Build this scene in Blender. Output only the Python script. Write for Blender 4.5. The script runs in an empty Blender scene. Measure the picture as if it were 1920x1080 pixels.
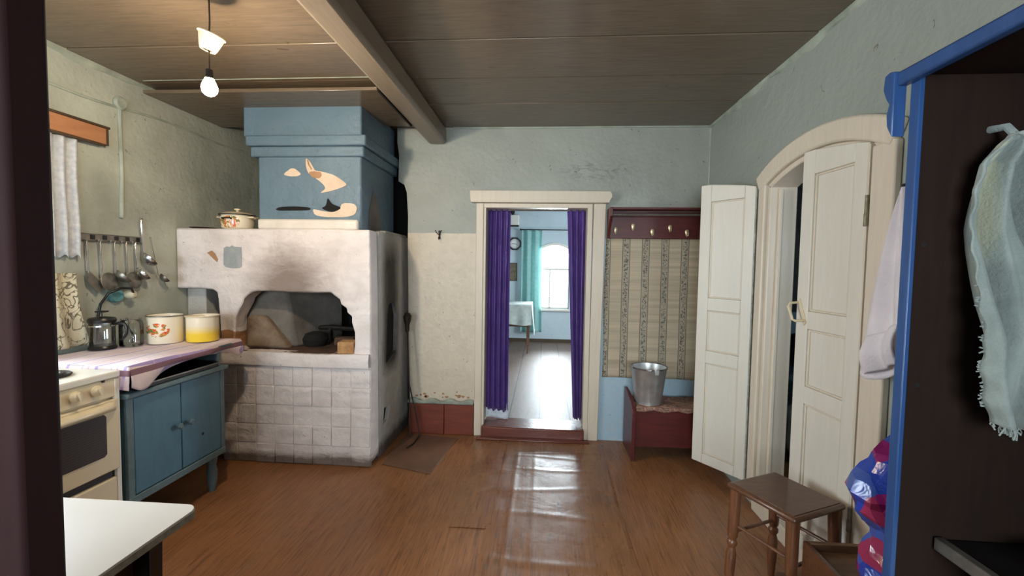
import bpy, bmesh, math, random
from mathutils import Vector, Matrix
random.seed(7)
sc = bpy.context.scene
COL = sc.collection
PI = math.pi

# ---------------------------------------------------------------- camera
F, YAW, PITCH, ROLL, H = 800.683, 0.072, -0.049, 0.016, 1.4
cam_d = bpy.data.cameras.new('camera'); cam = bpy.data.objects.new('camera', cam_d); COL.objects.link(cam)
cam_d.sensor_width = 36; cam_d.lens = F / 1920 * 36; cam_d.clip_start = 0.02; cam_d.clip_end = 60
fw = Vector((-math.sin(YAW) * math.cos(PITCH), math.cos(YAW) * math.cos(PITCH), math.sin(PITCH)))
rt = Vector((math.cos(YAW), math.sin(YAW), 0)); up = rt.cross(fw)
r2 = math.cos(ROLL) * rt + math.sin(ROLL) * up; u2 = -math.sin(ROLL) * rt + math.cos(ROLL) * up
R = Matrix((r2, u2, -fw)).transposed().to_4x4()
cam.matrix_world = Matrix.Translation((0, 0, H)) @ R
sc.camera = cam

# ---------------------------------------------------------------- world, exposure
def lin(c):
    return tuple(((x / 255) / 12.92 if x / 255 <= .04045 else ((x / 255 + .055) / 1.055) ** 2.4) for x in c)
w = bpy.data.worlds.new('world'); sc.world = w; w.use_nodes = True
w.node_tree.nodes['Background'].inputs[0].default_value = (.82, .92, 1, 1)
w.node_tree.nodes['Background'].inputs[1].default_value = 2.0
sc.view_settings.view_transform = 'Standard'; sc.view_settings.look = 'None'
sc.view_settings.exposure = 0.2; sc.view_settings.gamma = 1; sc.view_settings.use_curve_mapping = False
sc.cycles.use_denoising = True
sc.cycles.max_bounces = 10; sc.cycles.diffuse_bounces = 6; sc.cycles.sample_clamp_indirect = 6

# ---------------------------------------------------------------- daylight at the windows, and added fill lamps
def area(name, loc, rot, sx, sy, power, col):
    d = bpy.data.lights.new(name, 'AREA'); d.shape = 'RECTANGLE'; d.size = sx; d.size_y = sy
    d.energy = power; d.color = col
    o = bpy.data.objects.new(name, d); COL.objects.link(o); o.location = loc; o.rotation_euler = rot; return o
LW = (1.05, 1.98, .96, 1.98)                     # kitchen window in the left wall: y0 y1 z0 z1
area('daylight_kitchen_window', (-2.80, (LW[0] + LW[1]) / 2, 1.47), (0, -PI / 2, 0), .98, .9, 76, (.84, .92, 1))
area('stove_fill_rear_left', (-1.95, -1.95, 1.5), (PI / 2, 0, 0), 1.1, 1.2, 100, (.86, .93, 1))  # Lamp at an added, unseen rear opening, put there to brighten the stove front
area('daylight_far_window', (.21, 8.0, 1.25), (-PI / 2, 0, 0), .9, 1.2, 190, (.84, .93, 1))
area('daylight_rear_window', (.15, -1.95, 1.45), (PI / 2, 0, 0), 1.5, 1.2, 120, (.86, .93, 1))
area('parlour_side_fill', (2.5, 5.6, 1.45), (0, PI / 2, 0), 1.2, 1.2, 95, (.84, .93, 1))  # Unseen side lamp brightening the far room through a bare wall opening
area('storeroom_fill_lamp', (1.95, .75, 1.6), (PI / 2, 0, 0), .5, .6, 9, (.8, .92, 1))  # Added lamp inside the windowless storeroom, brightening its wall and the far jamb

# ---------------------------------------------------------------- material helpers
def nt(name):
    m = bpy.data.materials.new(name); m.use_nodes = True
    t = m.node_tree; b = t.nodes['Principled BSDF']; return m, t, b
def N(t, typ, **kw):
    n = t.nodes.new(typ)
    for k, v in kw.items(): setattr(n, k, v)
    return n
def L(t, a, b): t.links.new(a, b)
def coords(t, scale=(1, 1, 1), rot=(0, 0, 0)):
    c = N(t, 'ShaderNodeTexCoord'); mp = N(t, 'ShaderNodeMapping'); mp.inputs['Scale'].default_value = scale
    mp.inputs['Rotation'].default_value = rot
    L(t, c.outputs['Object'], mp.inputs[0]); return mp.outputs[0]
def noise(t, vec, scale, detail=4, rough=.55, dist=0):
    n = N(t, 'ShaderNodeTexNoise'); n.inputs['Scale'].default_value = scale; n.inputs['Detail'].default_value = detail
    n.inputs['Roughness'].default_value = rough; n.inputs['Distortion'].default_value = dist
    L(t, vec, n.inputs['Vector']); return n.outputs['Fac']
def ramp(t, fac, stops):
    r = N(t, 'ShaderNodeValToRGB'); e = r.color_ramp.elements
    while len(e) < len(stops): e.new(.5)
    for i, (p, c) in enumerate(stops):
        e[i].position = p; e[i].color = (c, c, c, 1) if isinstance(c, (int, float)) else (*c, 1)
    L(t, fac, r.inputs[0]); return r.outputs[0]
def mix(t, fac, a, b, mode='MIX'):
    n = N(t, 'ShaderNodeMix', data_type='RGBA', blend_type=mode)
    for s, v in ((n.inputs[0], fac), (n.inputs[6], a), (n.inputs[7], b)):
        if isinstance(v, (int, float)): s.default_value = v
        elif isinstance(v, tuple): s.default_value = (*v, 1)
        else: L(t, v, s)
    return n.outputs[2]
def math_(t, op, a, b=None, c=None):
    n = N(t, 'ShaderNodeMath', operation=op)
    for i, v in enumerate((a, b, c)):
        if v is None: continue
        if isinstance(v, (int, float)): n.inputs[i].default_value = v
        else: L(t, v, n.inputs[i])
    return n.outputs[0]
def bump(t, b, h, strength=.3, dist=.01):
    n = N(t, 'ShaderNodeBump'); n.inputs['Strength'].default_value = strength; n.inputs['Distance'].default_value = dist
    L(t, h, n.inputs['Height']); L(t, n.outputs[0], b.inputs['Normal']); return n
def sep(t, vec=None):
    s = N(t, 'ShaderNodeSeparateXYZ'); L(t, vec if vec is not None else coords(t), s.inputs[0]); return s.outputs
def simple(name, rgb, rough=.5, metal=0, mot=.12, mscale=6, bs=0, bscale=60, coat=0, rgb2=None, aniso=(1, 1, 1)):
    m, t, b = nt(name); v = coords(t, aniso); c = lin(rgb)
    c2 = lin(rgb2) if rgb2 else tuple(x * (1 - mot * 2.2) for x in c)
    f = ramp(t, noise(t, v, mscale, 6, .6), [(.35, 0), (.7, 1)])
    L(t, mix(t, f, c, c2), b.inputs['Base Color'])
    b.inputs['Roughness'].default_value = rough; b.inputs['Metallic'].default_value = metal
    b.inputs['Coat Weight'].default_value = coat
    if bs: bump(t, b, noise(t, v, bscale, 5, .6), bs, .004)
    return m

# --- plaster / painted walls
def wall_mat(name, top, low=None, zline=1.67, xmax=None, mid=None, strength=.5, stain=.25, smudge=False):
    m, t, b = nt(name); v = coords(t); s = sep(t, v)
    big = noise(t, v, 1.6, 6, .6, .4); fine = noise(t, v, 14, 6, .65, .3)
    c = mix(t, ramp(t, big, [(.35, 0), (.68, 1)]), lin(top), tuple(x * (1 - stain) for x in lin(top)))
    if low:
        z = math_(t, 'ADD', s[2], math_(t, 'MULTIPLY', math_(t, 'SUBTRACT', noise(t, v, 5, 2), .5), .02))
        fz = math_(t, 'LESS_THAN', z, zline)
        if xmax is not None: fz = math_(t, 'MULTIPLY', fz, math_(t, 'LESS_THAN', s[0], xmax))
        lo = mix(t, ramp(t, fine, [(.4, 0), (.75, 1)]), lin(low), tuple(x * .86 for x in lin(low)))
        c = mix(t, fz, c, lo)
    if mid:                                        # pale blue paint right of the doorway
        fm = math_(t, 'MULTIPLY', math_(t, 'LESS_THAN', s[2], 1.64), math_(t, 'GREATER_THAN', s[0], .3))
        mo = mix(t, ramp(t, noise(t, v, 30, 6, .7), [(.5, 0), (.72, 1)]), lin(mid), lin((186, 196, 196)))
        c = mix(t, fm, c, mo)
    if smudge:                                     # grey scuffed smears high above the doorway's right side
        dx = math_(t, 'DIVIDE', math_(t, 'SUBTRACT', s[0], .40), .34); dz = math_(t, 'DIVIDE', math_(t, 'SUBTRACT', s[2], 2.17), .10)
        d = math_(t, 'ADD', math_(t, 'MULTIPLY', dx, dx), math_(t, 'MULTIPLY', dz, dz))
        f = math_(t, 'MULTIPLY', ramp(t, d, [(.2, 1), (1, 0)]), ramp(t, noise(t, coords(t, (1, 1, 2.5)), 9, 5, .65, 1.2), [(.48, 0), (.66, .6)]))
        c = mix(t, f, c, lin((96, 96, 90)))
    # small chips and scratches in the paint
    vo = noise(t, v, 22, 3, .5, 1.5)
    c = mix(t, ramp(t, vo, [(.70, 0), (.73, .8)]), c, lin((96, 90, 80)))
    L(t, c, b.inputs['Base Color']); b.inputs['Roughness'].default_value = .42
    hh = math_(t, 'ADD', math_(t, 'MULTIPLY', noise(t, v, 3.5, 4, .5), 3), math_(t, 'MULTIPLY', noise(t, v, 28, 6, .65), .6))
    bump(t, b, hh, strength, .012)
    return m
M = {}
M['wall_left'] = wall_mat('wall_left_paint', (184, 189, 176), strength=.45, stain=.38)
M['wall_back'] = wall_mat('wall_back_paint', (158, 162, 152), low=(206, 194, 174), xmax=-.2, mid=(164, 192, 208), strength=.3, stain=.22, smudge=True)
M['wall_right'] = wall_mat('wall_right_paint', (152, 158, 150), strength=.4, stain=.1)
M['wall_pale'] = wall_mat('wall_pale_blue', (188, 202, 208), strength=.2, stain=.08)
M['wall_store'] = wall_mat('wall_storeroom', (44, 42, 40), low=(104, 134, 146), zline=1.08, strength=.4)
M['plaster_trim'] = simple('whitewashed_trim', (170, 178, 164), .6, bs=.5, bscale=30, rgb2=(128, 136, 124))

def wood_paint(name, rgb, rgb2, rough, aniso, bs=.3, knots=False, spec=.5, coat=0):
    m, t, b = nt(name); v = coords(t, aniso); v1 = coords(t)
    g = noise(t, v, 5, 8, .65, .6); g2 = noise(t, v1, 1.2, 3)
    c = mix(t, ramp(t, g, [(.3, 0), (.72, 1)]), lin(rgb), lin(rgb2))
    c = mix(t, math_(t, 'MULTIPLY', ramp(t, g2, [(.4, 0), (.7, 1)]), .35), c, tuple(x * .8 for x in lin(rgb)))
    if knots:
        k = ramp(t, noise(t, coords(t, (1, 1.6, 1)), 5.5, 3, .5, 1.2), [(.70, 0), (.76, .8)])
        c = mix(t, k, c, tuple(x * .45 for x in lin(rgb)))
    L(t, c, b.inputs['Base Color']); b.inputs['Roughness'].default_value = rough
    b.inputs['Specular IOR Level'].default_value = spec; b.inputs['Coat Weight'].default_value = coat
    bump(t, b, math_(t, 'ADD', g, math_(t, 'MULTIPLY', noise(t, v1, 9, 3), .5)), bs, .004)
    return m
M['ceiling'] = wood_paint('ceiling_brown_gloss', (112, 97, 80), (92, 79, 65), .23, (1.2, 14, 14), .2, True)
M['beam'] = wood_paint('beam_brown_gloss', (138, 122, 102), (116, 102, 86), .33, (14, 1, 14), .3)
M['cream_wood'] = wood_paint('cream_painted_wood', (218, 206, 188), (207, 194, 174), .42, (9, 9, .8), .15)
M['door_wood'] = wood_paint('white_painted_door', (220, 215, 203), (213, 207, 193), .4, (9, 9, .8), .12)
M['maroon'] = wood_paint('maroon_painted_wood', (96, 38, 36), (70, 28, 28), .35, (1, 8, 8), .1)
M['threshold'] = wood_paint('brown_painted_threshold', (116, 58, 42), (88, 44, 36), .25, (1, 10, 10), .2)
M['base_red'] = wood_paint('red_brown_skirting', (126, 60, 40), (96, 44, 32), .4, (1, 6, 6), .2)
M['stool_wood'] = wood_paint('dark_varnished_wood', (104, 66, 42), (64, 41, 28), .32, (3, 12, 12), .15, coat=.15)
M['stool_leg'] = wood_paint('varnished_leg_wood', (112, 70, 44), (76, 46, 30), .32, (12, 12, 2), .1, coat=.15)
M['box_wood'] = wood_paint('brown_box_wood', (120, 88, 60), (84, 60, 42), .45, (2, 10, 10), .2)
M['cup_dark'] = wood_paint('dark_brown_stained_board', (40, 27, 21), (30, 20, 16), .7, (8, 8, .8), .1, spec=.12)
M['door_dark'] = wood_paint('very_dark_brown_paint', (44, 24, 24), (36, 20, 21), .7, (8, 8, .8), .1, spec=.12)
M['cup_blue'] = wood_paint('bright_blue_paint', (44, 78, 128), (34, 62, 108), .35, (8, 8, 1), .15)
M['cab_blue'] = wood_paint('cabinet_blue_paint', (78, 118, 138), (66, 104, 124), .42, (6, 6, 1.5), .08)
M['cab_grey'] = wood_paint('cabinet_grey_blue_trim', (98, 120, 126), (78, 98, 104), .4, (6, 6, 6), .1)
M['orange_wood'] = wood_paint('orange_varnish', (180, 128, 90), (154, 102, 68), .35, (4, 1, 4), .1)
M['brown_edge'] = simple('old_brown_edge', (74, 58, 40), .6)
M['cream_enamel'] = simple('cream_enamel', (222, 206, 172), .28, mot=.04, coat=.2)
M['white_enamel'] = simple('white_enamel', (226, 222, 210), .2, mot=.03, coat=.3)
M['white_top'] = simple('white_laminate', (222, 220, 216), .35, mot=.02)
M['dark_glass'] = simple('dark_oven_glass', (46, 36, 30), .25, mot=.1)
M['black'] = simple('black_plastic', (18, 18, 19), .35, mot=.05)
M['soot_shade'] = simple('soot_shade_black', (16, 14, 13), .9, mot=.2, bs=.6, bscale=25)  # Real soot in the stove mouth; elsewhere its black also stands in for shade
M['iron'] = simple('dark_iron', (58, 52, 48), .55, .7, bs=.2)
M['steel'] = simple('brushed_steel', (196, 196, 196), .22, 1, mot=.05)
M['dull_steel'] = simple('dull_aluminium', (150, 146, 138), .42, .85, mot=.2, mscale=20)
M['galv'] = simple('galvanised_metal', (200, 202, 202), .36, .75, mot=.12, mscale=14, bs=.05, bscale=30)
M['brass'] = simple('old_brass_hook', (206, 186, 150), .3, .6)
M['socket_blue'] = simple('turquoise_plastic', (96, 150, 156), .45)
M['socket_beige'] = simple('beige_plastic', (196, 190, 166), .45)
M['hinge'] = simple('painted_hinge', (150, 142, 122), .5, .3, rgb2=(96, 80, 62), mscale=30)
M['grey_edge'] = simple('worn_grey_edge', (120, 124, 116), .6, rgb2=(170, 170, 158), mscale=25)
M['brick'] = simple('ochre_firebrick', (190, 150, 102), .9, bs=.8, bscale=30, rgb2=(150, 104, 66), mscale=18)
M['clay'] = simple('brown_clay', (132, 96, 66), .95, bs=.9, bscale=22, rgb2=(98, 66, 44), mscale=12)
M['hearth'] = simple('hearth_stone', (92, 66, 52), .85, bs=.7, bscale=18, rgb2=(54, 40, 34), mscale=8)
M['grey_plaster'] = simple('smoky_grey_plaster', (128, 122, 114), .9, bs=.8, bscale=16, rgb2=(92, 86, 80), mscale=5)
M['beige_plaster'] = simple('bare_beige_plaster', (218, 200, 180), .9, bs=.4, bscale=30, rgb2=(200, 178, 154))
M['ochre_plaster'] = simple('bare_ochre_plaster', (176, 134, 98), .9, bs=.6, bscale=30)
M['cheek'] = simple('sooted_clay_plaster', (150, 132, 114), .95, bs=1, bscale=20, rgb2=(104, 84, 66), mscale=9)
M['patch_grey'] = simple('grey_and_blue_patch', (168, 168, 164), .8, bs=.4, rgb2=(118, 134, 146), mscale=6)
M['slab_white'] = simple('whitewashed_slab', (226, 218, 208), .75, bs=.5, bscale=14, rgb2=(206, 198, 188))
M['sheet_brown'] = simple('old_painted_sheet_metal', (124, 92, 72), .42, .1, bs=.15, bscale=12, rgb2=(100, 74, 58), mscale=4)
M['paper_brown'] = simple('picture_print', (120, 108, 84), .6, rgb2=(80, 70, 56), mscale=24)
M['sky_blue_pane'] = None

# --- stove whitewash with soot above the mouth and grime at the foot
def stove_mat():
    m, t, b = nt('stove_whitewash'); v = coords(t); s = sep(t, v); s = (math_(t, 'ADD', s[0], -1.86), math_(t, 'ADD', s[1], 2.82), s[2])
    n = noise(t, v, 6, 6, .6, .5)
    c = mix(t, ramp(t, n, [(.4, 0), (.75, 1)]), lin((224, 215, 212)), lin((202, 193, 188)))
    wob = math_(t, 'MULTIPLY', math_(t, 'SUBTRACT', noise(t, coords(t, (3, 3, 9)), 3, 5, .65, .8), .5), .5)
    # soot plume that rises from the mouth  (world x -1.75, z 1.2 .. 1.6)
    dx = math_(t, 'DIVIDE', math_(t, 'ADD', s[0], 1.74), .36)
    dz = math_(t, 'DIVIDE', math_(t, 'SUBTRACT', s[2], 1.24), .34)
    d = math_(t, 'ADD', math_(t, 'MULTIPLY', dx, dx), math_(t, 'MULTIPLY', dz, dz))
    f = math_(t, 'SUBTRACT', 1.0, math_(t, 'ADD', math_(t, 'SQRT', d), wob)); f = math_(t, 'MULTIPLY', f, 1.0)
    f = ramp(t, f, [(0, 0), (.7, .85)])
    f = math_(t, 'MULTIPLY', f, math_(t, 'GREATER_THAN', s[2], 1.1))
    c = mix(t, f, c, lin((120, 102, 92)))
    # ochre clay bared left of the mouth
    dx = math_(t, 'DIVIDE', math_(t, 'ADD', s[0], 2.2), .1); dz = math_(t, 'DIVIDE', math_(t, 'SUBTRACT', s[2], .85), .085)
    d = math_(t, 'ADD', math_(t, 'MULTIPLY', dx, dx), math_(t, 'MULTIPLY', dz, dz))
    f = ramp(t, math_(t, 'SUBTRACT', 1.0, math_(t, 'ADD', d, math_(t, 'MULTIPLY', wob, 1.5))), [(.0, 0), (.2, 1)])
    c = mix(t, f, c, lin((160, 116, 78)))
    # damp dark line along the floor
    f = ramp(t, math_(t, 'ADD', math_(t, 'MULTIPLY', s[2], -9), math_(t, 'ADD', 1.0, math_(t, 'MULTIPLY', wob, 1.4))), [(.15, 0), (.6, .85)])
    c = mix(t, f, c, lin((86, 66, 48)))
    ch = ramp(t, noise(t, v, 26, 3, .5, 1.5), [(.72, 0), (.75, .8)])
    c = mix(t, ch, c, lin((110, 96, 84)))
    L(t, c, b.inputs['Base Color']); b.inputs['Roughness'].default_value = .7
    wr = N(t, 'ShaderNodeTexWave', wave_type='BANDS', bands_direction='Z'); wr.inputs['Scale'].default_value = 3.2
    wr.inputs['Distortion'].default_value = 9; wr.inputs['Detail'].default_value = 4; wr.inputs['Detail Scale'].default_value = 1.4
    L(t, v, wr.inputs[0])
    mask = ramp(t, s[0], [(0, 0), (1, 0)])
    h = math_(t, 'ADD', math_(t, 'MULTIPLY', noise(t, v, 10, 5, .6, .6), 1.6), math_(t, 'MULTIPLY', wr.outputs['Fac'], .32))
    h = math_(t, 'ADD', h, math_(t, 'MULTIPLY', noise(t, v, 3, 2), 2))
    bump(t, b, h, .6, .016)
    return m
M['stove'] = stove_mat()
def side_mat():
    m, t, b = nt('stove_side_grey'); v = coords(t); s = sep(t, v); s = (math_(t, 'ADD', s[0], -1.86), math_(t, 'ADD', s[1], 2.82), s[2])
    wob = math_(t, 'MULTIPLY', math_(t, 'SUBTRACT', noise(t, coords(t, (2, 4, 1.6)), 3, 5, .65, .6), .5), .5)
    n = noise(t, v, 5, 6, .6, .4)
    c = mix(t, ramp(t, n, [(.4, 0), (.75, 1)]), lin((188, 186, 180)), lin((160, 158, 152)))
    dy = math_(t, 'DIVIDE', math_(t, 'SUBTRACT', s[1], 3.2), .2)
    f = math_(t, 'SUBTRACT', 1.0, math_(t, 'ADD', math_(t, 'MULTIPLY', dy, dy), wob))
    f = math_(t, 'MULTIPLY', f, ramp(t, math_(t, 'MULTIPLY', s[2], .55), [(.3, 0), (.38, 1), (.78, .85), (.88, .3)]))
    c = mix(t, ramp(t, f, [(.0, 0), (.8, .95)]), c, lin((40, 34, 32)))
    f = ramp(t, math_(t, 'ADD', math_(t, 'MULTIPLY', s[2], -6), math_(t, 'ADD', 1.0, wob)), [(.15, 0), (.6, .9)])
    c = mix(t, f, c, lin((60, 50, 42)))
    L(t, c, b.inputs['Base Color']); b.inputs['Roughness'].default_value = .75
    bump(t, b, math_(t, 'ADD', noise(t, v, 9, 6, .6, .5), noise(t, v, 3, 2)), .7, .018)
    return m
M['stove_side'] = side_mat()
M['chimney'] = wall_mat('chimney_blue_paint', (98, 122, 138), strength=.7, stain=.22)

# --- linoleum floor with printed wood grain
def floor_mat(name, base, b2, rough, seam=0):
    m, t, b = nt(name); v = coords(t); s = sep(t, v)
    g = noise(t, coords(t, (9, .9, 1), (0, 0, -.12)), 4.5, 9, .72, .6)
    g2 = noise(t, coords(t, (30, 1.6, 1), (0, 0, -.12)), 3, 7, .72, .5)
    big = noise(t, v, 1.1, 4, .55)
    c = mix(t, ramp(t, g, [(.32, 0), (.7, 1)]), lin(base), lin(b2))
    c = mix(t, ramp(t, g2, [(.50, 0), (.60, .75)]), c, tuple(x * .38 for x in lin(base)))
    c = mix(t, math_(t, 'MULTIPLY', ramp(t, big, [(.4, 0), (.65, 1)]), .3), c, lin((96, 66, 46)))
    # worn bluish-grey scuffs
    sc_ = ramp(t, noise(t, coords(t, (2, 1, 1)), 3.2, 6, .65, .8), [(.56, 0), (.74, .35)])
    c = mix(t, sc_, c, lin((140, 118, 96)))
    L(t, c, b.inputs['Base Color'])
    rr = ramp(t, noise(t, v, 5, 5, .6), [(.3, rough - .06), (.75, rough + .12)])
    L(t, rr, b.inputs['Roughness'])
    h = math_(t, 'ADD', math_(t, 'MULTIPLY', noise(t, v, 4, 3, .5, .6), 1.3), math_(t, 'ADD', math_(t, 'MULTIPLY', g, .12), math_(t, 'MULTIPLY', noise(t, v, 40, 4), .10)))
    bump(t, b, h, .28, .012)
    return m
M['floor'] = floor_mat('linoleum_wood_print', (164, 112, 70), (134, 86, 54), .34)
M['runner'] = floor_mat('linoleum_worn_sheet', (160, 110, 70), (132, 86, 54), .27)
def boards_mat():
    m, t, b = nt('far_floor_boards'); v = coords(t); s = sep(t, v)
    g = noise(t, coords(t, (10, 1, 1)), 4, 7, .65, .4)
    c = mix(t, ramp(t, g, [(.3, 0), (.7, 1)]), lin((128, 104, 92)), lin((104, 84, 74)))
    fr = math_(t, 'FRACT', math_(t, 'DIVIDE', math_(t, 'ADD', s[0], .009 + 2.74), .274))
    sm = math_(t, 'MAXIMUM', math_(t, 'LESS_THAN', fr, .02), math_(t, 'GREATER_THAN', fr, .98))
    c = mix(t, sm, c, lin((40, 28, 24)))
    L(t, c, b.inputs['Base Color']); b.inputs['Roughness'].default_value = .46
    h = math_(t, 'ADD', noise(t, v, 5, 4, .6, .8), math_(t, 'MULTIPLY', sm, -2))
    bump(t, b, h, .3, .01); return m
M['boards'] = boards_mat()

# --- wallpaper: beige with grey vine stripes
def wallpaper_mat():
    m, t, b = nt('striped_wallpaper'); v = coords(t); s = sep(t, v)
    u = math_(t, 'DIVIDE', math_(t, 'SUBTRACT', s[0], .505), .152)
    fr = math_(t, 'FRACT', math_(t, 'ADD', u, 10.5))
    d = math_(t, 'ABSOLUTE', math_(t, 'SUBTRACT', fr, .5))        # stripe centre
    stripe = math_(t, 'LESS_THAN', d, .20)
    line = math_(t, 'MULTIPLY', math_(t, 'GREATER_THAN', d, .16), math_(t, 'LESS_THAN', d, .2))
    bands = noise(t, coords(t, (.5, 1, 16)), 2.2, 3, .6)
    c = mix(t, ramp(t, bands, [(.35, 0), (.7, 1)]), lin((190, 175, 150)), lin((164, 150, 128)))
    c = mix(t, math_(t, 'MULTIPLY', stripe, .8), c, lin((160, 152, 132)))
    vine = ramp(t, noise(t, v, 75, 2, .5, .8), [(.5, 0), (.56, 1)])
    c = mix(t, math_(t, 'MULTIPLY', math_(t, 'MULTIPLY', vine, stripe), math_(t, 'LESS_THAN', d, .12)), c, lin((96, 92, 82)))
    c = mix(t, line, c, lin((104, 98, 86)))
    L(t, c, b.inputs['Base Color']); b.inputs['Roughness'].default_value = .7
    bump(t, b, noise(t, v, 8, 3), .25, .01); return m
M['wallpaper'] = wallpaper_mat()

def cloth_mat(name, rgb, rough=.8, trans=0.0, bs=.3, bscale=200, sheen=.2, rgb2=None, mscale=5, pat=None):
    m, t, b = nt(name); v = coords(t); c1 = lin(rgb); c2 = lin(rgb2) if rgb2 else tuple(x * .82 for x in c1)
    c = mix(t, ramp(t, noise(t, v, mscale, 5, .6), [(.35, 0), (.7, 1)]), c1, c2)
    if pat: c = pat(t, v, c)
    L(t, c, b.inputs['Base Color']); b.inputs['Roughness'].default_value = rough; b.inputs['Sheen Weight'].default_value = sheen
    bump(t, b, noise(t, v, bscale, 3), bs, .002)
    if trans:
        tr = N(t, 'ShaderNodeBsdfTranslucent'); L(t, c, tr.inputs[0]); mx = N(t, 'ShaderNodeMixShader'); mx.inputs[0].default_value = trans
        L(t, b.outputs[0], mx.inputs[1]); L(t, tr.outputs[0], mx.inputs[2]); L(t, mx.outputs[0], t.nodes['Material Output'].inputs[0])
    return m
M['purple'] = cloth_mat('purple_satin', (108, 76, 160), .34, .3, .35, 60, .1, (90, 62, 140))
M['turq'] = cloth_mat('turquoise_sheer', (206, 238, 234), .8, .65, .2, rgb2=(184, 222, 220), mscale=20)
M['lace'] = cloth_mat('white_lace', (232, 234, 236), .8, .45, .5, 90, rgb2=(200, 206, 214), mscale=40)
def pat_damask(t, v, c):
    f = ramp(t, noise(t, coords(t, (1, 12, 7)), 1.6, 2, .4, 2.0), [(.49, 0), (.51, 1), (.56, 1), (.58, 0)])
    return mix(t, f, c, lin((120, 112, 90)))
M['damask'] = cloth_mat('cream_patterned_curtain', (226, 218, 190), .8, .3, pat=pat_damask)
def pat_stripe(t, v, c):
    s = sep(t, v)
    def st(ax, period, ph, wd, col, c, k=1.0):
        fr = math_(t, 'FRACT', math_(t, 'ADD', math_(t, 'DIVIDE', s[ax], period), 20 + ph))
        return mix(t, math_(t, 'MULTIPLY', math_(t, 'LESS_THAN', fr, wd), k), c, lin(col))
    c = st(0, .145, .2, .10, (140, 116, 190), c, .75); c = st(0, .145, .45, .05, (206, 150, 160), c, .8)
    c = st(0, .145, .65, .04, (160, 140, 196), c, .6); c = st(1, .16, .1, .05, (200, 176, 190), c, .5)
    f = math_(t, 'MULTIPLY', math_(t, 'GREATER_THAN', s[0], .47), math_(t, 'LESS_THAN', s[0], .53))
    f = math_(t, 'MULTIPLY', math_(t, 'GREATER_THAN', s[2], -.045), math_(t, 'LESS_THAN', s[2], -.018))
    return mix(t, f, c, lin((122, 84, 96)))
M['tcloth'] = cloth_mat('striped_tablecloth', (226, 206, 206), .8, .1, pat=pat_stripe)
M['wcloth'] = cloth_mat('white_tablecloth', (206, 214, 210), .7, .1, rgb2=(176, 186, 176), mscale=12)
M['white_towel'] = cloth_mat('white_terry', (226, 218, 222), .95, 0, .9, 120, .4, rgb2=(206, 198, 204))
def pat_gt(t, v, c):
    s = sep(t, v); st_ = math_(t, 'FRACT', math_(t, 'MULTIPLY', math_(t, 'ADD', s[0], 10), 60))
    
    y = ramp(t, noise(t, coords(t, (12, 1, .8)), 1.5, 1), [(.58, 0), (.66, .6)])
    return mix(t, y, c, lin((180, 178, 146)))
M['grey_towel'] = cloth_mat('grey_green_terry', (140, 150, 144), .95, 0, 1.0, 140, .3, rgb2=(114, 124, 120), mscale=9, pat=pat_gt)
def bag_mat():
    m, t, b = nt('printed_plastic_bag'); v = coords(t)
    vo = N(t, 'ShaderNodeTexVoronoi'); vo.inputs['Scale'].default_value = 13; L(t, v, vo.inputs[0])
    sr = N(t, 'ShaderNodeSeparateColor'); L(t, vo.outputs['Color'], sr.inputs[0])
    r = N(t, 'ShaderNodeValToRGB'); r.color_ramp.interpolation = 'CONSTANT'
    cols = [(0, (34, 62, 160)), (.22, (130, 30, 96)), (.42, (60, 84, 160)), (.58, (150, 46, 84)), (.7, (214, 214, 226)), (.76, (28, 78, 176)), (.93, (90, 96, 104))]
    e = r.color_ramp.elements
    while len(e) < len(cols): e.new(.5)
    for i, (p_, c_) in enumerate(cols): e[i].position = p_; e[i].color = (*lin(c_), 1)
    L(t, sr.outputs[0], r.inputs[0]); L(t, r.outputs[0], b.inputs['Base Color'])
    b.inputs['Roughness'].default_value = .22; bump(t, b, noise(t, v, 14, 3, .5, 1), .5, .01); return m
M['bag'] = bag_mat()
def pot_mat(name, kind, cx, cy):
    m, t, b = nt(name); v = coords(t); s = sep(t, v); c = lin((232, 222, 200))
    if kind == 'yellow':
        c = mix(t, ramp(t, math_(t, 'DIVIDE', s[2], .165), [(.3, 1), (.62, 0)]), c, lin((240, 206, 60)))
    else:
        uu = math_(t, 'ADD', math_(t, 'MULTIPLY', s[0], .73), math_(t, 'MULTIPLY', s[1], .68)); dx = math_(t, 'DIVIDE', math_(t, 'ADD', uu, cx), .056); dz = math_(t, 'DIVIDE', math_(t, 'SUBTRACT', s[2], cy), .042)
        d = math_(t, 'ADD', math_(t, 'MULTIPLY', dx, dx), math_(t, 'MULTIPLY', dz, dz))
        n1 = ramp(t, noise(t, v, 42, 2, .5, .6), [(.45, 0), (.48, 1)])
        f = math_(t, 'MULTIPLY', math_(t, 'MULTIPLY', math_(t, 'LESS_THAN', d, 1.0), n1), math_(t, 'LESS_THAN', math_(t, 'SUBTRACT', math_(t, 'MULTIPLY', s[1], .73), math_(t, 'MULTIPLY', s[0], .68)), 0.0))
        k = ramp(t, noise(t, v, 45, 1), [(.4, lin((206, 72, 44))), (.5, lin((220, 140, 60))), (.6, lin((110, 120, 70)))])
        c = mix(t, f, c, k)
    L(t, c, b.inputs['Base Color']) if not isinstance(c, tuple) else None
    b.inputs['Roughness'].default_value = .2; b.inputs['Coat Weight'].default_value = .4; return m
M['pot_yellow'] = pot_mat('yellow_gradient_enamel', 'yellow', 0, 0)
M['pot_flower'] = pot_mat('floral_enamel', 'flower', .035, .085)
M['pot_rooster'] = pot_mat('red_print_enamel', 'flower', .055, .05)
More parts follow.
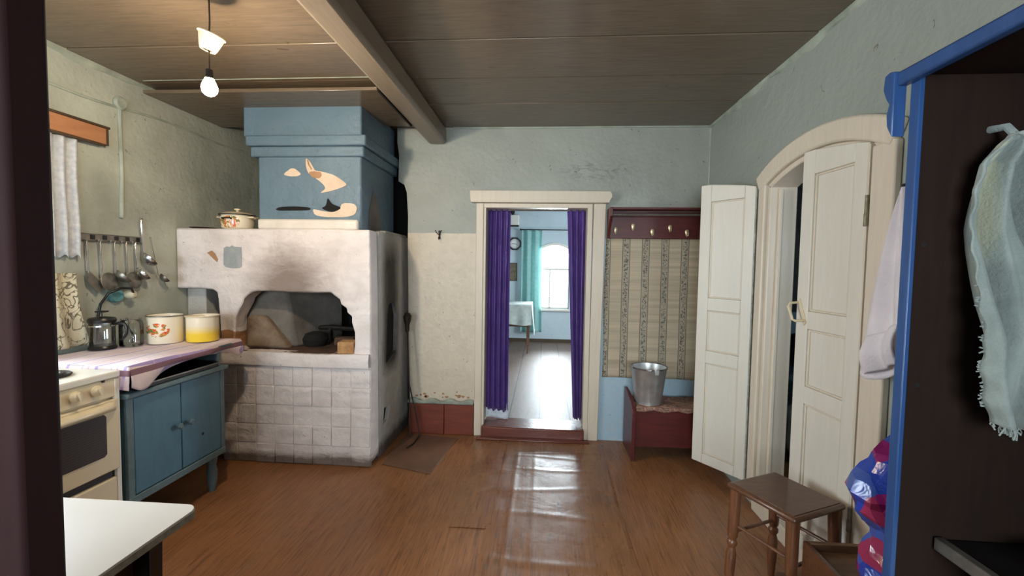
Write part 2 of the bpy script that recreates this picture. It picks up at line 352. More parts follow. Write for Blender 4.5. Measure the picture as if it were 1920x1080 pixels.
def glass(name, tint=(.9, .97, .97), gl=.12, rough=.03):
    m = bpy.data.materials.new(name); m.use_nodes = True; t = m.node_tree; t.nodes.clear()
    o = N(t, 'ShaderNodeOutputMaterial'); tr = N(t, 'ShaderNodeBsdfTransparent'); tr.inputs[0].default_value = (*tint, 1)
    g = N(t, 'ShaderNodeBsdfGlossy'); g.inputs['Roughness'].default_value = rough
    fr = N(t, 'ShaderNodeFresnel'); fr.inputs[0].default_value = 1.5
    f = math_(t, 'ADD', fr.outputs[0], gl - .04); mx = N(t, 'ShaderNodeMixShader')
    L(t, f, mx.inputs[0]); L(t, tr.outputs[0], mx.inputs[1]); L(t, g.outputs[0], mx.inputs[2]); L(t, mx.outputs[0], o.inputs[0]); return m
M['glass'] = glass('clear_glass', (.93, .97, .97), .10)
M['pane'] = glass('window_pane', (.96, .98, .98), .05)
def emit(name, col, s):
    m = bpy.data.materials.new(name); m.use_nodes = True; t = m.node_tree; t.nodes.clear()
    o = N(t, 'ShaderNodeOutputMaterial'); e = N(t, 'ShaderNodeEmission'); e.inputs[0].default_value = (*col, 1); e.inputs[1].default_value = s
    L(t, e.outputs[0], o.inputs[0]); return m
M['bulb'] = emit('glowing_bulb', (1.0, .80, .56), 900)
M['oven_mesh'] = None
def oven_glass():
    m, t, b = nt('oven_window_grille'); v = coords(t); s = sep(t, v)
    fr = math_(t, 'FRACT', math_(t, 'MULTIPLY', s[2], 90)); f = math_(t, 'LESS_THAN', fr, .35)
    c = mix(t, math_(t, 'MULTIPLY', f, .8), lin((52, 40, 34)), lin((26, 20, 18))); L(t, c, b.inputs['Base Color'])
    b.inputs['Roughness'].default_value = .3; return m
M['oven_mesh'] = oven_glass()
def cushion_mat():
    m, t, b = nt('pink_brown_cushion'); v = coords(t)
    c = ramp(t, noise(t, v, 16, 3, .5, 1.2), [(.42, lin((176, 138, 118))), (.5, lin((120, 72, 66))), (.56, lin((156, 128, 106))), (.66, lin((90, 60, 52)))])
    L(t, c, b.inputs['Base Color']); b.inputs['Roughness'].default_value = .8; return m
M['cushion'] = cushion_mat()

# ---------------------------------------------------------------- geometry helpers
WL = {}
def wloc(o):
    v = Vector((0, 0, 0))
    while o is not None: v += o.location; o = o.parent
    return v
def obj(name, bm, mat, parent=None, smooth=.6, local=False, bevel=0, solid=0, sub=0):
    bmesh.ops.recalc_face_normals(bm, faces=bm.faces)
    me = bpy.data.meshes.new(name)
    if parent is not None and not local:
        bmesh.ops.translate(bm, verts=bm.verts, vec=-wloc(parent))
    bm.to_mesh(me); bm.free()
    o = bpy.data.objects.new(name, me); COL.objects.link(o)
    if parent is not None: o.parent = parent
    for m in (mat if isinstance(mat, (list, tuple)) else [mat]): me.materials.append(M[m] if isinstance(m, str) else m)
    me.polygons.foreach_set('use_smooth', [True] * len(me.polygons))
    me.set_sharp_from_angle(angle=smooth)
    if sub: md = o.modifiers.new('sub', 'SUBSURF'); md.levels = sub; md.render_levels = sub
    if solid: md = o.modifiers.new('solid', 'SOLIDIFY'); md.thickness = solid; md.offset = 0
    if bevel: md = o.modifiers.new('bev', 'BEVEL'); md.width = bevel; md.segments = 2; md.limit_method = 'ANGLE'; md.angle_limit = .7
    return o
def tag(o, label=None, cat=None, group=None, kind=None):
    if label: o['label'] = label
    if cat: o['category'] = cat
    if group: o['group'] = group
    if kind: o['kind'] = kind
    return o
def thing(name, loc, label, cat, group=None, rz=0):
    o = bpy.data.objects.new(name, None); COL.objects.link(o); o.location = loc; o.rotation_euler = (0, 0, rz)
    o.empty_display_size = .1; return tag(o, label, cat, group)
def struct(name, bm, mat, parent=None, label=None, **kw):
    o = obj(name, bm, mat, parent, **kw)
    if parent is None: o['kind'] = 'structure'
    if label: o['label'] = label
    return o
def B(): return bmesh.new()
def box(bm, x0, x1, y0, y1, z0, z1):
    vs = [bm.verts.new((x, y, z)) for x in (x0, x1) for y in (y0, y1) for z in (z0, z1)]
    for f in ((0, 1, 3, 2), (4, 6, 7, 5), (0, 4, 5, 1), (2, 3, 7, 6), (0, 2, 6, 4), (1, 5, 7, 3)): bm.faces.new([vs[i] for i in f])
    return bm
def hexa(bm, p):       # 8 points: bottom 4 ccw, top 4 ccw
    vs = [bm.verts.new(q) for q in p]
    for f in ((3, 2, 1, 0), (4, 5, 6, 7), (0, 1, 5, 4), (1, 2, 6, 5), (2, 3, 7, 6), (3, 0, 4, 7)): bm.faces.new([vs[i] for i in f])
    return bm
def prism(bm, loops, plane, a, b):
    """extrude a polygon (first loop) with holes (other loops) between a and b along the axis normal to plane"""
    def P(u, v, w_):
        return {'XZ': (u, w_, v), 'YZ': (w_, u, v), 'XY': (u, v, w_)}[plane]
    tmp = bmesh.new(); es = []
    for lp in loops:
        vs = [tmp.verts.new(P(u, v, a)) for u, v in lp]
        for i in range(len(vs)): es.append(tmp.edges.new((vs[i], vs[(i + 1) % len(vs)])))
    bmesh.ops.triangle_fill(tmp, use_beauty=True, use_dissolve=False, edges=es)
    r = bmesh.ops.extrude_face_region(tmp, geom=list(tmp.faces))
    vv = [e for e in r['geom'] if isinstance(e, bmesh.types.BMVert)]
    d = {'XZ': (0, b - a, 0), 'YZ': (b - a, 0, 0), 'XY': (0, 0, b - a)}[plane]
    bmesh.ops.translate(tmp, verts=vv, vec=d)
    me = bpy.data.meshes.new('t'); tmp.to_mesh(me); tmp.free(); bm.from_mesh(me); bpy.data.meshes.remove(me); return bm
def lathe(bm, prof, c=(0, 0, 0), seg=40, cap=True, mat4=None):
    rings = []
    for r, z in prof:
        ring = []
        for i in range(seg):
            a = 2 * PI * i / seg; p = Vector((r * math.cos(a), r * math.sin(a), z))
            if mat4 is not None: p = mat4 @ p
            ring.append(bm.verts.new(p + Vector(c)))
        rings.append(ring)
    for k in range(len(rings) - 1):
        for i in range(seg):
            j = (i + 1) % seg; bm.faces.new((rings[k][i], rings[k][j], rings[k + 1][j], rings[k + 1][i]))
    if cap: bm.faces.new(rings[0][::-1]); bm.faces.new(rings[-1])
    return bm
def tube(bm, pts, r, seg=10, cap=True):
    pts = [Vector(p) for p in pts]; n = len(pts); rs = r if isinstance(r, (list, tuple)) else [r] * n
    rings = []; prev = None
    for k in range(n):
        d = (pts[min(k + 1, n - 1)] - pts[max(k - 1, 0)]).normalized()
        if prev is None:
            a = Vector((0, 0, 1)) if abs(d.z) < .9 else Vector((1, 0, 0)); u = d.cross(a).normalized()
        else: u = (prev - d * prev.dot(d)).normalized()
        prev = u; v = d.cross(u)
        rings.append([bm.verts.new(pts[k] + rs[k] * (math.cos(2 * PI * i / seg) * u + math.sin(2 * PI * i / seg) * v)) for i in range(seg)])
    for k in range(n - 1):
        for i in range(seg):
            j = (i + 1) % seg; bm.faces.new((rings[k][i], rings[k][j], rings[k + 1][j], rings[k + 1][i]))
    if cap: bm.faces.new(rings[0][::-1]); bm.faces.new(rings[-1])
    return bm
def sheet(bm, fn, nu, nv, closed=False):
    g = [[bm.verts.new(fn(i / nu, j / nv)) for j in range(nv + 1)] for i in range(nu + 1)]
    for i in range(nu):
        for j in range(nv): bm.faces.new((g[i][j], g[i + 1][j], g[i + 1][j + 1], g[i][j + 1]))
    return bm
def arc(cx, cz, r, a0, a1, n): return [(cx + r * math.cos(a0 + (a1 - a0) * i / n), cz + r * math.sin(a0 + (a1 - a0) * i / n)) for i in range(n + 1)]
def jag(pts, amp, n=3):
    out = []
    for i in range(len(pts)):
        a, b = Vector(pts[i]), Vector(pts[(i + 1) % len(pts)])
        for k in range(n):
            q = a.lerp(b, k / n)
            out.append((q.x + random.uniform(-amp, amp), q.y + random.uniform(-amp, amp)))
    return out
def rot_box(bm, sx, sy, sz, mat4):
    vs = len(bm.verts); box(bm, -sx / 2, sx / 2, -sy / 2, sy / 2, -sz / 2, sz / 2); bm.verts.ensure_lookup_table()
    for v_ in bm.verts[vs:]: v_.co = mat4 @ v_.co
    return bm

XL, XR, YB, ZC = -2.566, 1.278, 3.471, 2.523
# ================================================================ SETTING
bm = box(box(B(), XL - .3, XR + 1.7, -2.0, YB + .151, -.1, 0), XL - .3, -1.0, YB + .151, 4.25, -.1, 0); struct('floor', bm, 'floor', label='brown wood-print linoleum floor')
# ceiling boards run left to right, each a little lower or higher than the next
bm = B(); ys = [-1.7, -1.1, -.6, -.1, .35, .8, 1.3, 1.73, 2.15, 2.58, 2.98, 3.48, 3.9, 4.2]
for i in range(len(ys) - 1):
    dz = random.uniform(-.004, .004)
    box(bm, XL - .2, XR + .2, ys[i] + .003, ys[i + 1] - .003, ZC + dz, ZC + .05)
box(bm, XL - .2, XR + .2, -2, 4.2, ZC + .03, ZC + .1)
struct('ceiling', bm, 'ceiling', bevel=.004, label='brown glossy painted plank ceiling')
# left wall with the kitchen window opening
bm = prism(B(), [[(-1.75, 0), (4.2, 0), (4.2, ZC), (-1.75, ZC)], [(LW[0], LW[2]), (LW[1], LW[2]), (LW[1], LW[3]), (LW[0], LW[3])]], 'YZ', XL - .22, XL)
struct('wall_left', bm, 'wall_left', label='grey-green plastered left wall')
# back wall: doorway to the far room, left end ragged behind the stove
dl, dr_ = -.48, .352
left_edge = [(-1.10, 0), (-1.11, .8), (-1.115, 1.3), (-1.12, 1.6), (-1.118, 1.8), (-1.13, 2.0), (-1.15, 2.06), (-1.20, 2.09), (-1.195, 2.3), (-1.21, 2.4), (-1.21, ZC)]
poly = left_edge + [(XR + .2, ZC), (XR + .2, 0), (dr_, 0), (dr_, 1.895), (dl, 1.895), (dl, 0)]
struct('wall_back', prism(B(), [poly], 'XZ', YB, YB + .15), 'wall_back', label='painted back wall with the doorway')
struct('wall_alcove', box(B(), XL - .2, -1.0, 4.1, 4.2, 0, ZC), 'soot_shade', label='wall in the dark gap behind the stove')  # Coloured black so the gap behind the stove reads as deep shade
struct('wall_alcove_side', box(B(), -1.08, -1.0, YB + .151, 4.1, 0, ZC), 'soot_shade', label='side wall of the dark gap behind the stove')  # Same black, shade put into the wall colour
# right wall with the arched doorway
RY0, RY1 = 1.73, 2.55; cyy = (RY0 + RY1) / 2; sag = .085; hw = (RY1 - RY0) / 2; rr = (hw * hw + sag * sag) / (2 * sag); zc_ = 1.89 + sag - rr; a_ = math.asin(hw / rr)
def archpts(extra=0, n=16, a=None, dy=0):
    a = a or a_; return [(cyy + dy + (rr + extra) * math.sin(-a + 2 * a * i / n), zc_ + (rr + extra) * math.cos(-a + 2 * a * i / n)) for i in range(n + 1)]
ap = archpts()
poly = [(-1.75, 0), (RY0, 0), (RY0, .08), (RY0, 1.89)] + ap[1:-1] + [(RY1, 1.89), (RY1, .08), (RY1, 0), (YB + .15, 0), (YB + .15, ZC), (-1.75, ZC)]
struct('wall_right', prism(B(), [poly], 'YZ', XR, XR + .13), 'wall_right', label='grey-blue right wall with arched doorway')
# wall behind the camera, with a window and an added opening for stove light
bm = prism(B(), [[(XL - .22, 0), (XR + .2, 0), (XR + .2, ZC), (XL - .22, ZC)], [(-.6, .85), (.9, .85), (.9, 2.05), (-.6, 2.05)], [(-2.5, .88), (-1.4, .88), (-1.4, 2.08), (-2.5, 2.08)]], 'XZ', -1.9, -1.75)
struct('wall_front', bm, 'wall_right', label='wall behind the viewer with a window')
# ceiling beam
bm = hexa(B(), [(-.945, -1.74, 2.36), (-.80, -1.74, 2.36), (-.80, YB, 2.385), (-.945, YB, 2.385), (-.945, -1.74, ZC - .005), (-.80, -1.74, ZC - .005), (-.80, YB, ZC - .005), (-.945, YB, ZC - .005)])
# chamfered lower right edge
struct('ceiling_beam', bm, 'beam', bevel=.022, label='brown painted beam crossing the ceiling from front to back')
bm = B(); box(bm, XL, -1.035, 2.60, 3.27, 2.468, 2.49)
struct('trim_1', bm, 'ceiling', bevel=.003, label='lower board panel of the ceiling above the stove chimney')
bm = box(B(), -1.034, -1.022, 2.605, 3.26, 2.462, 2.516); struct('trim_2', bm, 'soot_shade', label='dark edge strip of the board panel above the chimney')
struct('trim_20', box(B(), -2.5, -.955, 2.532, 2.542, ZC - .006, ZC), 'plaster_trim', bevel=.002, label='pale filled joint between two ceiling boards')
# plaster fillets along wall / ceiling edges
def fillet(name, x, y0, y1, zlo, dx, lab):
    bm = B(); n = 40
    for k in range(n):
        a = y0 + (y1 - y0) * k / n; b = y0 + (y1 - y0) * (k + 1) / n
    def fn(u, v):
        y = y0 + (y1 - y0) * u; d = .034 + .010 * math.sin(y * 9) + .006 * math.sin(y * 23 + 1) + random.uniform(-.003, .003)
        return [(x, y, ZC - d), (x + dx * (.010 + .003 * math.sin(y * 31)), y, ZC - d * .8), (x + dx * .014, y, ZC - d * .3), (x + dx * .012, y, ZC + .004)][round(v * 3)]
    sheet(bm, fn, 90, 3); struct(name, bm, 'plaster_trim', label=lab)
fillet('trim_3', XR, -1.7, YB, 0, -1, 'whitewashed ceiling edge of the right wall')
fillet('trim_4', XL, -1.7, 3.3, 0, 1, 'whitewashed ceiling edge of the left wall')
struct('trim_5', box(B(), -.75, XR - .01, YB - .008, YB + .002, ZC - .016, ZC), 'plaster_trim', bevel=.003, label='thin whitewashed line where back wall meets ceiling')
struct('trim_6', tube(B(), [(XR - .002, YB - .002, 0.02), (XR - .004, YB - .004, 1.2), (XR - .002, YB - .002, ZC - .02)], .008, 6), 'plaster_trim', label='whitewashed corner line of back and right wall')
# doorway casing to the far room
bm = B(); box(bm, -.548, -.487, YB - .03, YB, 0, 1.912); struct('trim_7', bm, 'cream_wood', bevel=.006, label='left cream casing board of the far doorway')
bm = hexa(B(), [(.383, YB - .03, 0), (.466, YB - .03, 0), (.466, YB, 0), (.383, YB, 0), (.392, YB - .03, 1.912), (.488, YB - .03, 1.912), (.488, YB, 1.912), (.392, YB, 1.912)])
struct('trim_8', bm, 'cream_wood', bevel=.006, label='right cream casing board of the far doorway')
bm = prism(B(), [[(-.592, 1.925), (-.586, 1.914), (.505, 1.912), (.512, 1.93), (.528, 1.95), (.527, 1.99), (.515, 2.006), (-.598, 2.009)]], 'XZ', YB - .06, YB)
struct('trim_9', bm, 'cream_wood', bevel=.008, label='cream lintel board over the far doorway')
bm = B(); box(bm, dl - .012, dl + .012, YB - .018, YB + .15, .0, 1.88); box(bm, dr_ - .008, dr_ + .032, YB - .022, YB + .15, .0, 1.88); box(bm, dl - .012, dr_ + .032, YB - .022, YB + .15, 1.876, 1.912)
struct('trim_10', bm, 'cream_wood', bevel=.004, label='cream door frame lining of the far doorway')
bm = B(); box(bm, dl, dr_, YB - .07, YB + .17, 0, .095); box(bm, dl - .04, dr_ + .04, YB - .11, YB - .071, 0, .018)
struct('trim_11', bm, 'threshold', bevel=.012, label='raised brown threshold of the far doorway')
bm = B(); box(bm, -1.10, -.80, YB - .028, YB, 0, .262); box(bm, -.797, -.552, YB - .028, YB, 0, .266)
struct('baseboard_back', bm, 'base_red', bevel=.005, label='red-brown painted skirting left of the doorway')
bm = B()
def fn(u, v):
    x = -1.10 + .545 * u; return (x, YB - (.02 if v > .6 else .031) - .006 * math.sin(v * PI), .258 + (.03 + .012 * math.sin(x * 40) + random.uniform(-.004, .004)) * v)
sheet(bm, fn, 50, 4); struct('trim_12', bm, 'plaster_trim', solid=.01, label='crumbling plaster ledge above the red-brown skirting')
# chipped plaster bits above the skirting
bm = B()
for k in range(16):
    cx, cz = -.9 + random.uniform(-.17, .33), .30 + abs(random.gauss(0, .03)); r = random.uniform(.005, .013)
    prism(bm, [[(cx + r * 1.6 * math.cos(a) * random.uniform(.6, 1.2), cz + r * math.sin(a) * random.uniform(.6, 1.2)) for a in (0, 1, 2, 3, 4, 5)]], 'XZ', YB - .002, YB)
struct('trim_13', bm, 'ochre_plaster', label='chips of bare ochre plaster low on the back wall')

# arched doorway casing on the right wall
def ring(extra0, extra1, x0, x1, a):
    o_ = archpts(extra1, 20, a); i_ = archpts(extra0, 20, a); return prism(B(), [i_ + o_[::-1]], 'YZ', x0, x1)
struct('trim_14', ring(.0, .098, XR - .035, XR, a_ * 1.16), 'cream_wood', bevel=.01, label='cream arched casing over the right doorway')
bm = B(); box(bm, RY0 - .078, RY0 - .004, XR - .0, XR, .08, 1.86)
bm.free(); bm = B(); box(bm, XR - .03, XR, RY0 - .085, RY0 + .028, .05, 1.885); struct('trim_15', bm, 'cream_wood', bevel=.008, label='near upright casing of the arched doorway')
bm = box(B(), XR - .03, XR, RY1 + .003, RY1 + .075, .05, 1.93); struct('trim_16', bm, 'cream_wood', bevel=.008, label='far upright casing of the arched doorway')
bm = B()
box(bm, XR - .012, XR + .135, RY1 - .03, RY1, .05, 1.885); box(bm, XR + .02, XR + .135, RY0, RY0 + .03, .05, 1.885)
prism(bm, [archpts(-.03, 16) + archpts(0, 16)[::-1]], 'YZ', XR - .012, XR + .135)
box(bm, XR - .03, XR + .135, RY0, RY1, 0, .09)
struct('trim_17', bm, 'cream_wood', bevel=.006, label='white painted lining of the arched doorway')
bm = box(B(), XR + .03, XR + .05, RY1 - .05, RY1 - .03, .09, 1.86); struct('trim_18', bm, 'cream_wood', bevel=.004, label='door stop strip of the arched doorway')
# storeroom seen through the arched doorway
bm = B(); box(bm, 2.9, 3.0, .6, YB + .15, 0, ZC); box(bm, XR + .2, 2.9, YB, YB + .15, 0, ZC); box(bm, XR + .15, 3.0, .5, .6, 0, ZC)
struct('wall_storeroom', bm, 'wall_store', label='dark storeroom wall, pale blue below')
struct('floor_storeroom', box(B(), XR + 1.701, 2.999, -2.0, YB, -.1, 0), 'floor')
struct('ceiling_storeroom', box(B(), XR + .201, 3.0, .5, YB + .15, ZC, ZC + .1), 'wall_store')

# ---- far room
FZ, FY = .05, 7.72
struct('floor_far_room', box(box(B(), -1.0, 2.75, YB + .15, FY + .1, -.05, FZ), -2.4, -1.0, 4.2, FY + .1, -.05, FZ), 'boards', label='painted board floor of the far room')
struct('ceiling_far_room', box(box(B(), -1.0, 2.75, YB + .15, FY + .1, 2.43, 2.5), -2.4, -1.0, 4.2, FY + .1, 2.43, 2.5), 'wall_pale')
wx0, wx1, wz0, wz1 = -.05, .47, .66, 1.72
wa = [(wx0 + (wx1 - wx0) * i / 10, wz1 + .085 * math.sin(PI * i / 10)) for i in range(11)]
bm = prism(B(), [[(-2.4, 0), (2.75, 0), (2.75, 2.43), (-2.4, 2.43)], [(wx0, wz0), (wx1, wz0)] + wa[::-1]], 'XZ', FY, FY + .12)
struct('wall_far', bm, 'wall_pale', label='pale blue far wall with arched window')
struct('wall_far_left', box(B(), -2.45, -2.4, YB + .15, FY, 0, 2.45), 'wall_pale')
bm = prism(B(), [[(YB + .15, 0), (FY, 0), (FY, 2.45), (YB + .15, 2.45)], [(5.0, .8), (6.2, .8), (6.2, 2.0), (5.0, 2.0)]], 'YZ', 2.4, 2.45)
struct('wall_far_right', bm, 'wall_pale')
struct('baseboard_far', box(B(), -2.4, 2.4, FY - .02, FY, FZ, FZ + .06), 'brown_edge')
bm = B(); fw_ = .022
for (a, b, c, d) in ((wx0, wx0 + fw_, wz0, wz1 + .02), (wx1 - fw_, wx1, wz0, wz1 + .02), (wx0, wx1, wz0, wz0 + .03), (wx0, wx1, 1.355, 1.385), (.11, .135, wz0, 1.36), (wx0, wx1, .86, .872)):
    box(bm, a, b, FY + .02, FY + .06, c, d)
w1 = struct('window_1', bm, 'door_wood', bevel=.004, label='arched far-room window with white frame')
struct('pane', prism(B(), [[(wx0, wz0), (wx1, wz0)] + wa[::-1]], 'XZ', FY + .04, FY + .044), 'pane', w1)
struct('window_sill', box(B(), wx0 - .03, wx1 + .05, FY - .06, FY + .06, wz0 - .04, wz0 - .005), 'door_wood', w1, bevel=.005)
oa = [(wx0 - .04 + (wx1 - wx0 + .08) * i / 10, wz1 + .03 + .10 * math.sin(PI * i / 10)) for i in range(11)]
struct('trim_19', prism(B(), [wa + oa[::-1]], 'XZ', FY - .02, FY), 'door_wood', bevel=.004, label='arched moulding over the far window')
# kitchen window (left wall)
bm = B(); y0, y1, z0, z1 = LW
for (a, b, c, d) in ((y0, y0 + .05, z0, z1), (y1 - .05, y1, z0, z1), (y0, y1, z0, z0 + .05), (y0, y1, z1 - .05, z1), ((y0 + y1) / 2 - .02, (y0 + y1) / 2 + .02, z0, z1), (y0, y1, 1.66, 1.69)): box(bm, XL - .16, XL - .12, a, b, c, d)
w2 = struct('window_2', bm, 'door_wood', bevel=.004, label='kitchen window in the left wall')
struct('pane', box(B(), XL - .142, XL - .138, y0 + .01, y1 - .01, z0 + .01, z1 - .01), 'pane', w2)
bm = B()
for (a, b, c, d) in ((-.6, -.54, .85, 2.05), (.84, .9, .85, 2.05), (-.6, .9, .85, .91), (-.6, .9, 1.99, 2.05), (.13, .17, .85, 2.05)): box(bm, a, b, -1.86, -1.82, c, d)
w3 = struct('window_3', bm, 'door_wood', bevel=.004, label='window behind the viewer')
struct('pane', box(B(), -.59, .89, -1.842, -1.838, .86, 2.04), 'pane', w3)

bm = B()
for (a, b, c, d) in ((-2.5, -2.44, .88, 2.08), (-1.46, -1.4, .88, 2.08), (-2.5, -1.4, .88, .94), (-2.5, -1.4, 2.02, 2.08), (-1.97, -1.93, .88, 2.08)): box(bm, a, b, -1.86, -1.82, c, d)
w4 = struct('added_window_4', bm, 'door_wood', bevel=.004, label='added second window behind the viewer, lighting the stove')  # Unseen window, put in for daylight on the stove front
struct('pane', box(B(), -2.49, -1.41, -1.842, -1.838, .89, 2.07), 'pane', w4)

# ---- the two leaves of the arched door
def door_leaf(name, A, Bp, flip, label, handle=False):
    A = Vector((*A, 0)); Bp = Vector((*Bp, 0)); W = (Bp - A).length; d = (Bp - A).normalized(); n = Vector((d.y, -d.x, 0)) * flip
    zb = .105; th = .036
    ztop = lambda s: 1.905 + .055 * math.sin(min(s, 1) * PI * .5)
    def hx(bm, s0, s1, za, zb0, zb1, t0, t1):
        P = lambda s, z, t: tuple(A + d * (s * W) + n * t + Vector((0, 0, z)))
        return hexa(bm, [P(s0, za, t0), P(s1, za, t0), P(s1, za, t1), P(s0, za, t1), P(s0, zb0, t0), P(s1, zb1, t0), P(s1, zb1, t1), P(s0, zb0, t1)])
    bm = B(); s0, s1 = .20, .80
    hx(bm, .02, s0, zb, ztop(0), ztop(s0), 0, th); hx(bm, s1, 1, zb, ztop(s1), ztop(1), 0, th)
    for a, b in ((.105, .172), (.785, .868), (1.134, 1.218)): hx(bm, s0, s1, a, b, b, .0, th - .001)
    hx(bm, s0, s1, 1.845, ztop(s0), ztop(s1), 0, th - .001)
    root = struct(name, bm, 'door_wood', bevel=.004, label=label)
    bm = B()
    for a, b in ((.172, .785), (.868, 1.134), (1.218, 1.845)): hx(bm, s0 - .01, s1 + .01, a - .005, b + .005, b + .005, .012, .022)
    struct('panel', bm, 'door_wood', root)
    bm = B()      # mouldings round each panel
    for a, b in ((.172, .785), (.868, 1.134), (1.218, 1.845)):
        for q in ((s0, s1, a, a + .010), (s0, s1, b - .010, b), (s0, s0 + .03, a, b), (s1 - .03, s1, a, b)): hx(bm, q[0], q[1], q[2], q[3], q[3], .008, .029)
    struct('moulding', bm, 'cream_wood', root, bevel=.003)
    bm = B(); hx(bm, .0, .02, zb + .01, ztop(0) - .01, ztop(0) - .01, .0, th); struct('hinge_edge', bm, 'grey_edge' if flip > 0 else 'cream_wood', root)
    for z in ((.36, .46), (1.58, 1.70)):
        c = A + n * (th + .004) * 1; bm = tube(B(), [tuple(c + Vector((0, 0, z[0]))), tuple(c + Vector((0, 0, z[0] + .045))), tuple(c + Vector((0, 0, z[0] + .05))), tuple(c + Vector((0, 0, z[1])))], [.0085, .0085, .007, .007], 10)
        struct('hinge', bm, 'hinge', root)
    if handle:
        P = lambda s, z, t: tuple(A + d * (s * W) + n * t + Vector((0, 0, z)))
        bm = B(); hexa(bm, [P(.80, 1.165, th), P(.84, 1.15, th), P(.84, 1.15, th + .004), P(.80, 1.165, th + .004), P(.93, 1.275, th), P(.96, 1.262, th), P(.96, 1.262, th + .004), P(.93, 1.275, th + .004)])
        tube(bm, [P(.955, 1.255, th), P(.965, 1.25, th + .04), P(.96, 1.235, th + .05), P(.87, 1.175, th + .05), P(.85, 1.17, th + .04), P(.83, 1.175, th)], .006, 8)
        struct('handle', bm, 'cream_enamel', root, label='cream bow handle set aslant')
    return root
door_leaf('door_1', (1.262, 2.665), (1.040, 2.955), 1, 'white panelled door leaf folded back towards the coat rack')
door_leaf('door_2', (1.284, 1.765), (1.252, 2.14), -1, 'white panelled door leaf with bow handle, slightly ajar', True)
# dark door at the left edge
bm = B(); box(bm, -1.15, -.4915, .36, .40, .01, 2.44)
d3 = struct('door_3', bm, 'door_dark', bevel=.006, label='dark brown door edge at the far left of the view')

# loose linoleum strip with ridges that leads to the far door
bm = B(); ridges = [(3.16, .004, .018), (3.07, .0025, .014), (2.92, .002, .018), (2.62, .0022, .022), (2.33, .0024, .024), (1.98, .003, .026)]
def fn(u, v):
    y = .3 + 3.06 * v; x0 = -.27 + .015 * math.sin(y * 2); x = x0 + (.76) * u
    z = .005 + .0015 * math.sin(x * 17 + y * 5) * math.sin(y * 9)
    for k, (ry, h, wd) in enumerate(ridges):
        ph = ry + .035 * math.sin(x * 4 + k * 2.1) ; z += h * math.exp(-((y - ph) / wd) ** 2) * (.4 + .6 * math.sin(PI * min(max(u * 1.1 + .15 * math.sin(k * 3), 0), 1)))
    z += .0018 * math.exp(-((x + .03) / .014) ** 2) + .0022 * math.exp(-((x + .16) / .014) ** 2)
    z -= .004 * max(0, 1 - min(u, 1 - u) / .02)
    return (x, y, z)
sheet(bm, fn, 60, 260); tag(obj('linoleum_strip', bm, 'runner', smooth=1.2), 'worn glossy linoleum strip with ridges, running from the viewer to the far doorway', 'linoleum')
bm = B()
def fn(u, v):
    y = 2.2 + 1.15 * v; x = -.50 + .235 * u; z = .0005 + .003 * min(1, u * 3)
    for ry, h in ((2.55, .005), (2.78, .005), (3.05, .004)): z += h * math.exp(-((y - ry - .12 * (u - .5)) / .018) ** 2) * u
    return (x, y, z)
sheet(bm, fn, 30, 160); tag(obj('linoleum_patch', bm, 'runner', smooth=1.2), 'wrinkled linoleum piece left of the glossy strip before the threshold', 'linoleum')
bm = prism(B(), [[(-1.10, 2.86), (-.735, 2.76), (-.70, 3.05), (-.66, 3.36), (-.98, 3.40), (-1.10, 3.40)]], 'XY', .001, .006)
tag(obj('metal_floor_sheet', bm, 'sheet_brown', bevel=.001), 'grey-brown metal sheet on the floor beside the stove', 'floor sheet')

# ================================================================ MASONRY STOVE
st = thing('masonry_stove', (-1.86, 2.82, 0), 'whitewashed masonry stove with sooty mouth and blue chimney, in the left back corner', 'stove')
SX0, SX1, SY0, SY1, SZ = XL + .004, -1.162, 2.82, 3.62, 1.636
mouth = [(-2.021, 1.195), (-2.055, 1.168), (-2.075, 1.150), (-2.083, 1.12), (-2.121, 1.055), (-2.138, 1.02), (-2.141, .95), (-2.146, .85), (-2.12, .80), (-2.105, .785), (-1.755, .785), (-1.29, .785), (-1.279, .85), (-1.279, .93), (-1.30, 1.0), (-1.30, 1.045), (-1.333, 1.07), (-1.337, 1.10), (-1.375, 1.125), (-1.385, 1.16), (-1.43, 1.19), (-1.447, 1.207), (-1.55, 1.203), (-1.73, 1.201), (-1.88, 1.207), (-1.98, 1.205)]
side_notch = [(SX0, 1.214), (-2.405, 1.217), (-2.30, 1.209), (-2.27, 1.19), (-2.262, 1.14), (-2.255, 1.033), (-2.247, .875), (-2.262, .845), (-2.30, .80), (-2.30, .03)]
outer = [(SX0, SZ)] + side_notch + [(SX1 + .004, .03), (SX1, .6), (SX1 - .002, 1.2), (SX1 - .012, SZ), (-1.7, SZ + .003), (-2.2, SZ - .003)]
bm = prism(B(), [outer, mouth], 'XZ', SY0, SY0 + .13)
obj('front_wall', bm, 'stove', st, bevel=.010)
# patches: bared blue-grey square and reddish scar left of the soot
bm = prism(B(), [[(-2.212, 1.50), (-2.19, 1.512), (-2.17, 1.508), (-2.15, 1.519), (-2.135, 1.51), (-2.083, 1.508), (-2.08, 1.44), (-2.082, 1.375), (-2.10, 1.362), (-2.15, 1.36), (-2.20, 1.368), (-2.215, 1.385)]], 'XZ', SY0 - .003, SY0 + .002)
obj('grey_patch', bm, 'patch_grey', st).__setitem__('label', 'square grey-blue patch on the white front')
bm = prism(B(), [[(-2.335, 1.465), (-2.30, 1.482), (-2.275, 1.46), (-2.255, 1.42), (-2.262, 1.402), (-2.29, 1.425), (-2.315, 1.45)]], 'XZ', SY0 - .003, SY0 + .002)
obj('red_scar', bm, 'ochre_plaster', st).__setitem__('label', 'small reddish scar in the plaster')
